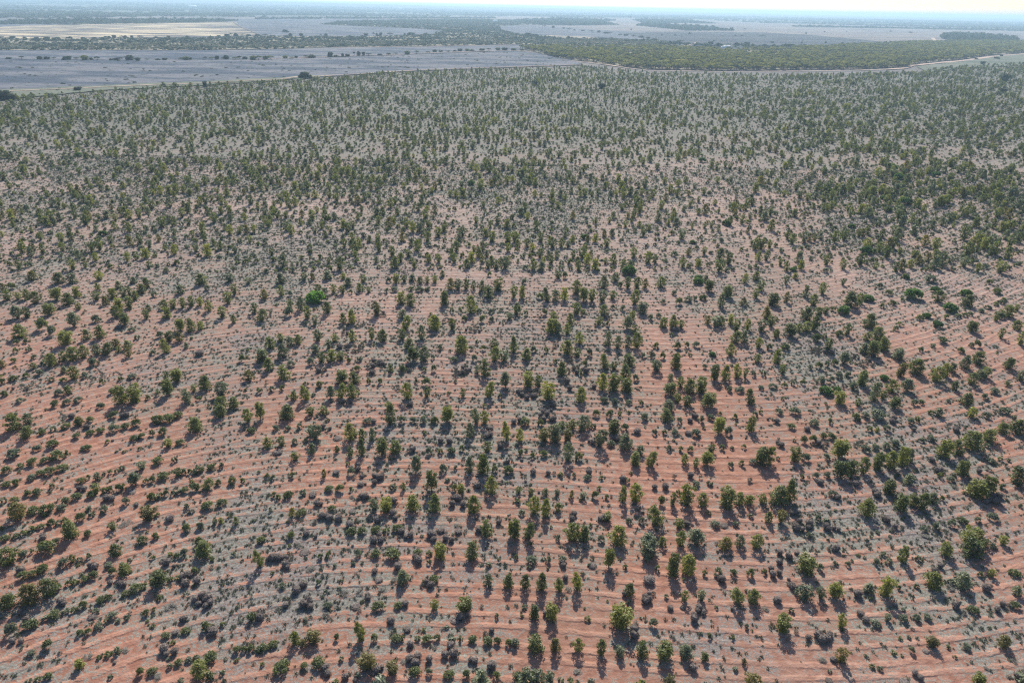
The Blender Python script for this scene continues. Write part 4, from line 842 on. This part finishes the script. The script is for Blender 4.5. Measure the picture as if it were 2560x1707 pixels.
# speckle of small bushes on the grey plain
x, y, px, py = fill([(0, 153), (640, 152), (1000, 142), (1290, 130), (1420, 147), (1455, 162), (1280, 168), (1000, 179), (720, 196), (520, 206), (280, 221), (0, 240)], 6.5)
ok = rs.rand(len(x)) < np.clip(.26 + 1.1 * (fbm(x * .02, y * .03, 57) - .5), 0, 1); x, y = x[ok], y[ok]; s = 1.1 + 2.6 * rs.rand(len(x)) ** 3
scatter("plain_saltbush", x, y, s, s * .4, P_SCRUB, "tiny bushes speckling the grey plain", "saltbush")

# ------------------------------------------------------------------ countable trees and bushes of the plain
FAR_CROWN = {'K': [tree_mesh(900 + i, f, 'K', 46, .15, .10, .9) for i, f in enumerate(['round', 'umbrella', 'top'])], 'G': [tree_mesh(920 + i, f, 'G', 46, .14, .09, .9) for i, f in enumerate(['round', 'umbrella'])]}
FAR_TRUNK = [trunk_mesh(60 + i, 3, .6) for i in range(2)]
def far_tree(x, y, w_, h_, lab, k=0, pal='K', name="paddock_tree", group="scattered trees on the plain", shape=None):
    "x, y: foot of the tree in the picture; w_, h_: its size there in source pixels"
    X, Y = place(x, y); s = pxm(X, Y)
    r = bpy.data.objects.new(name, None); COL.objects.link(r); r.empty_display_size = .1
    r.location = (X, Y, 0); r.rotation_euler = (0, 0, k * 2.4); ww = w_ / s; hh = h_ / s; r.scale = (ww, ww, hh)
    tag(r, lab, "tree", group); c = FAR_CROWN[pal]
    obj("crown", c[(k if shape is None else shape) % len(c)], r); obj("trunk", FAR_TRUNK[k % 2], r)
def line(names, lab, group, k0=0):
    for i, (x, y, w_, h_, p) in enumerate(names):
        far_tree(x, y, w_, h_, unique_label(lab % dict(K="dark", G="green")[p], ('', 0, 0, 0, 0, x, y), 0), k0 + i, p, "hedge_shrub" if 'hedge' in group else "paddock_tree", group)
line([(22, 149, 14, 5, 'K'), (55, 149, 12, 8, 'K'), (100, 149.5, 14, 8, 'K'), (118, 149.5, 14, 7, 'K'), (135, 150, 12, 6, 'K'), (160, 151, 10, 6, 'K'), (170, 151, 20, 10, 'K'), (192, 151, 14, 7, 'K'), (212, 152, 20, 13, 'G'), (229, 151.5, 10, 7, 'K'), (244, 152, 13, 10, 'K'), (278, 152, 10, 5, 'K'), (290, 152, 12, 6, 'K'), (300, 152, 16, 8, 'K'),
      (325, 152, 22, 13, 'K'), (345, 152, 14, 7, 'K'), (368, 152, 12, 5, 'K'), (395, 152, 12, 5, 'K'), (412, 151.5, 14, 6, 'K'), (455, 151.5, 14, 7, 'G'), (466, 151.5, 20, 9, 'G'), (475, 151, 10, 7, 'K'), (514, 150.5, 10, 8, 'K'), (530, 151, 14, 8, 'G'), (543, 150.5, 10, 10, 'K'), (556, 150, 8, 6, 'K'), (566, 150, 14, 11, 'K'), (590, 151, 16, 8, 'G'), (600, 149.5, 10, 9, 'K'), (613, 150, 12, 8, 'K'), (634, 151.5, 18, 11, 'G'),
      (647, 151.5, 18, 11, 'G'), (664, 150, 16, 9, 'G'), (676, 150, 18, 10, 'G'), (713, 147.5, 14, 8, 'G'), (730, 148.5, 13, 6, 'G'), (741, 146.5, 9, 6, 'K'), (765, 147, 14, 8, 'K'), (780, 146.5, 18, 9, 'K'), (826, 144, 14, 13, 'K'), (840, 144, 12, 6, 'G'), (857, 143, 7, 9, 'K'), (869, 142, 11, 6, 'K'), (886, 141, 6, 11, 'K'), (897, 140.5, 10, 11, 'K'), (909, 140.5, 8, 10, 'K'), (922, 140, 14, 6, 'K'), (950, 140, 12, 5, 'K'), (972, 138, 12, 5, 'K'),
      (990, 137.5, 12, 5, 'K'), (1018, 137, 18, 9, 'G'), (1042, 135.5, 12, 8, 'G'), (1070, 134, 12, 5, 'K'), (1087, 132, 12, 7, 'K'), (1102, 131.5, 10, 5, 'K'), (1120, 132, 11, 5, 'G'), (1137, 131, 10, 5, 'K'), (1150, 129.5, 14, 7, 'K'), (1168, 129, 14, 6, 'G'), (1180, 129, 12, 5, 'K'), (1205, 128, 14, 6, 'K'), (1222, 127.5, 12, 6, 'K'), (1245, 127, 14, 7, 'G'), (1262, 127, 14, 7, 'K'), (1285, 127, 16, 6, 'G'), (1305, 128, 12, 5, 'K')],
     "%s shrub in the thin hedge line", "shrubs of the hedge line across the plain")
line([(713, 82, 12, 7, 'K'), (707, 82, 8, 4, 'K'), (720, 82, 8, 4, 'K'), (568, 93, 12, 7, 'K'), (578, 92, 12, 8, 'K'), (590, 92, 12, 8, 'K'), (547, 93, 10, 4, 'K'), (607, 92, 14, 7, 'K'), (622, 92, 12, 5, 'K'), (645, 92, 12, 6, 'K'), (663, 92, 14, 6, 'K'), (726, 92, 10, 8, 'K'), (753, 92, 9, 8, 'K'), (802, 91, 6, 5, 'K'), (815, 92, 10, 7, 'K'), (915, 90, 12, 6, 'K'), (934, 90, 7, 8, 'K'), (942, 90, 5, 7, 'K'), (952, 90, 8, 8, 'K'), (975, 90, 16, 7, 'K'), (1012, 89, 5, 5, 'K'), (1028, 89, 18, 7, 'K'), (1078, 89, 6, 4, 'K')],
     "%s tree above the scrub belt", "trees along the scrub belt")
line([(32, 97, 12, 6, 'K'), (5, 98, 12, 6, 'K'), (62, 98, 10, 5, 'K'), (92, 98.5, 12, 5, 'K'), (112, 98, 12, 6, 'K'), (118, 98.5, 12, 6, 'K'), (145, 98.5, 12, 5, 'K'), (165, 98, 12, 5, 'K'), (176, 98, 10, 6, 'K'), (237, 99, 10, 5, 'K'), (265, 98, 9, 7, 'K'), (274, 98, 8, 7, 'K'), (286, 97, 10, 8, 'K'), (305, 97, 12, 7, 'K'), (314, 97, 10, 7, 'K'), (330, 96, 8, 6, 'K'), (350, 96, 14, 6, 'K'), (391, 97, 12, 5, 'K'), (422, 96, 8, 6, 'K'), (468, 96, 8, 4, 'K')],
     "%s wind-leant tree edging the cream paddock", "trees along the scrub belt", 3)
line([(1361, 69, 10, 5, 'K'), (1383, 71, 8, 6, 'K'), (1409, 73, 6, 4, 'K'), (1423, 76, 14, 5, 'K'), (1436, 77, 6, 3, 'K'), (1457, 78.5, 12, 3, 'K'), (1480, 81, 14, 4, 'K'), (1497, 82, 8, 5, 'K'), (1515, 84.5, 14, 4, 'K'), (1525, 85.5, 10, 5, 'K'), (1550, 88, 12, 3, 'K'), (1565, 90, 12, 4, 'K'), (1583, 93, 12, 5, 'K'), (1603, 95, 14, 5, 'K'), (1620, 98, 10, 5, 'K'), (1700, 107.5, 16, 7, 'K'), (1765, 118, 14, 8, 'K'), (1776, 119, 10, 6, 'K'), (1820, 118, 14, 8, 'K'), (1841, 115, 12, 8, 'K'), (1866, 114, 14, 8, 'K'), (1910, 119, 12, 8, 'K'), (1688, 90, 6, 3, 'K'), (1654, 90, 5, 3, 'K'), (1705, 94, 5, 3, 'K'),
      (1724, 86, 6, 4, 'K'), (1785, 104, 6, 3, 'K'), (1805, 104, 6, 3, 'K'), (1838, 91, 6, 3, 'K'), (1855, 91, 6, 3, 'K'), (1905, 94, 14, 6, 'K'), (1930, 108, 10, 4, 'K'), (2004, 110, 5, 4, 'K'), (2006, 105, 4, 4, 'K'), (2064, 109, 5, 5, 'K'), (2105, 111, 6, 5, 'K'), (2145, 107, 4, 4, 'K'), (2166, 110, 6, 3, 'K'), (2071, 119, 8, 6, 'K'), (2094, 121, 14, 8, 'K'), (2015, 85.5, 5, 4, 'K'), (2061, 81.5, 4, 3, 'K'), (2116, 81.5, 5, 3, 'K'), (2226, 80, 6, 2.5, 'K'), (2276, 83, 10, 3, 'K'), (2335, 79, 6, 4, 'K'),
      (1421, 98, 9, 7, 'K'), (1430, 98, 5, 5, 'K'), (1539, 122, 9, 12, 'K'), (1320, 91, 22, 8, 'K'), (1340, 92, 12, 6, 'K'), (1862, 77, 7, 5, 'K'), (1578, 76.5, 4, 4, 'K'), (1577, 47, 4, 6, 'K')],
     "%s lone tree on the far paddocks", "scattered trees on the plain", 1)
far_tree(762, 196.5, 22, 16, "dense dark bush clump standing where the thin track meets the plantation edge", 0, 'K', shape=0, group="big bushes at the plantation edge")
far_tree(775, 196.5, 13, 9, "low right-hand companion of the dark bush clump at the plantation edge", 1, 'K', shape=0, group="big bushes at the plantation edge")
far_tree(751, 196.5, 12, 8, "low left-hand companion of the dark bush clump at the plantation edge", 2, 'K', shape=0, group="big bushes at the plantation edge")
far_tree(6, 250, 36, 24, "large dark bush at the left edge of the picture by the thin track", 3, 'K', shape=0, group="big bushes at the plantation edge")
far_tree(28, 250, 26, 15, "dark bush leaning out from the large one at the left edge", 4, 'K', shape=0, group="big bushes at the plantation edge")
far_tree(195, 227.5, 20, 10, "grey bush straddling the thin track on the greenish strip", 5, 'K', shape=0, group="big bushes at the plantation edge")
far_tree(513, 218, 11, 14, "single small dark tree at the plantation's ragged left edge", 6, 'K', shape=0, group="big bushes at the plantation edge")
for x, y, w_, h_ in [(1337, 213, 17, 11), (1504, 222, 18, 13), (2131, 212, 10, 6), (2505, 232, 18, 11), (2456, 162, 14, 8), (2490, 148, 12, 5), (2510, 205, 22, 20), (2503, 142, 7, 4), (2440, 150, 8, 4), (2496, 149, 6, 4)]:
    far_tree(x, y, w_, h_, unique_label("dark rounded bush standing among the far plantation rows", ('', 0, 0, 0, 0, x, y), 0), int(x), 'K', "round_bush", "dark round bushes in the far plantation", 0)
# extra bright green domes and big darker trees of the middle distance (counted at 2.735x, tile corners given)
for ox_, lst in ((0, [(707, 925, 62, 42), (540, 385, 50, 30), (148, 440, 40, 30), (1490, 240, 40, 26), (2250, 815, 40, 35)]),
                 (850, [(1675, 950, 66, 50), (1977, 1190, 110, 100), (898, 580, 60, 52)]),
                 (1700, [(150, 425, 60, 44), (1455, 475, 68, 42), (1495, 540, 80, 55), (1530, 712, 95, 48), (318, 855, 66, 60), (85, 980, 45, 42), (1745, 525, 70, 42), (1175, 872, 50, 36), (1420, 760, 60, 36), (1498, 755, 64, 38), (1030, 635, 60, 36), (125, 1225, 60, 55), (1545, 1220, 50, 40), (770, 1170, 50, 40), (1270, 1045, 90, 44), (1390, 680, 50, 42)])):
    for k, (a, b, c, e) in enumerate(lst):
        x, y, wp, hp = ox_ + a / 2.735, 250 + b / 2.735, c / 2.735, e / 2.735
        X, Y = place(x, y); s = pxm(X, Y); wd = wp / s
        wd *= .85; it = ('L', float(X), float(Y), wd, wd * .62, x, y, None)
        put_one(it, k, SHRUB['L'][k % 3], "dome_shrub", unique_label("%s bright green dome-shaped shrub" % ("broad" if wd > 3 else "small"), it, 0), "shrub", "bright green dome shrubs")
# far homestead sheds: tiny, white
def shed(x, y, ln, wd, ht, lab):
    X, Y = place(x, y); r = bpy.data.objects.new("farm_shed", None); COL.objects.link(r); r.location = (X, Y, float(hills(np.array(float(X)), np.array(float(Y))))); r.rotation_euler = (0, 0, .3); r.empty_display_size = .1
    tag(r, lab, "shed", "white farm sheds far away")
    bm = bmesh.new(); bmesh.ops.create_cube(bm, size=1, matrix=Matrix.Diagonal((ln, wd, ht, 1)) @ Matrix.Translation((0, 0, .5)))
    me = bpy.data.meshes.new("wall"); bm.to_mesh(me); bm.free(); me.materials.append(M['shed']); obj("wall", me, r)
    a, b = ln / 2 + .4, wd / 2 + .4
    V = np.array([(-a, -b, ht - .1), (a, -b, ht - .1), (a, 0, ht + wd * .3), (-a, 0, ht + wd * .3), (-a, b, ht - .1), (a, b, ht - .1), (-a, -b, ht - .3), (a, -b, ht - .3), (-a, b, ht - .3), (a, b, ht - .3)])
    me = mesh_np("roof", V, [np.array([(0, 1, 2, 3), (3, 2, 5, 4), (6, 7, 1, 0), (4, 5, 9, 8)]), np.array([(0, 3, 4), (1, 5, 2)])], [M['shed']]); obj("roof", me, r)
shed(1818, 120.5, 9, 6, 3, "white shed beside dark trees behind the mallee woodland")
shed(1808, 121, 5, 4, 2.5, "smaller white shed left of the white shed behind the woodland")
shed(1238, 55.5, 18, 10, 5, "white shed in dark scrub below the pale far strip")
shed(1000, 27, 50, 24, 8, "white homestead roof on the blue far plain, middle of the picture")
shed(482, 21.5, 60, 30, 8, "white homestead roof on the blue far plain, towards the left")

# ------------------------------------------------------------------ air: distance fades to pale blue
bm = bmesh.new(); bmesh.ops.create_cube(bm, size=1, matrix=Matrix.Translation((0, 0, 45.)) @ Matrix.Diagonal((66000, 66000, 92, 1)))
me = bpy.data.meshes.new("haze"); bm.to_mesh(me); bm.free()
hm = bpy.data.materials.new("haze"); hm.use_nodes = True; t = hm.node_tree; t.nodes.clear()
o_ = t.nodes.new("ShaderNodeOutputMaterial"); pv = t.nodes.new("ShaderNodeVolumePrincipled")
pv.inputs['Color'].default_value = (.54, .78, 1, 1); pv.inputs['Density'].default_value = 1.5e-4; pv.inputs['Anisotropy'].default_value = .2
t.links.new(pv.outputs[0], o_.inputs['Volume']); me.materials.append(hm)
tag(obj("haze", me), "pale blue haze over the whole plain", None, None, 'stuff')
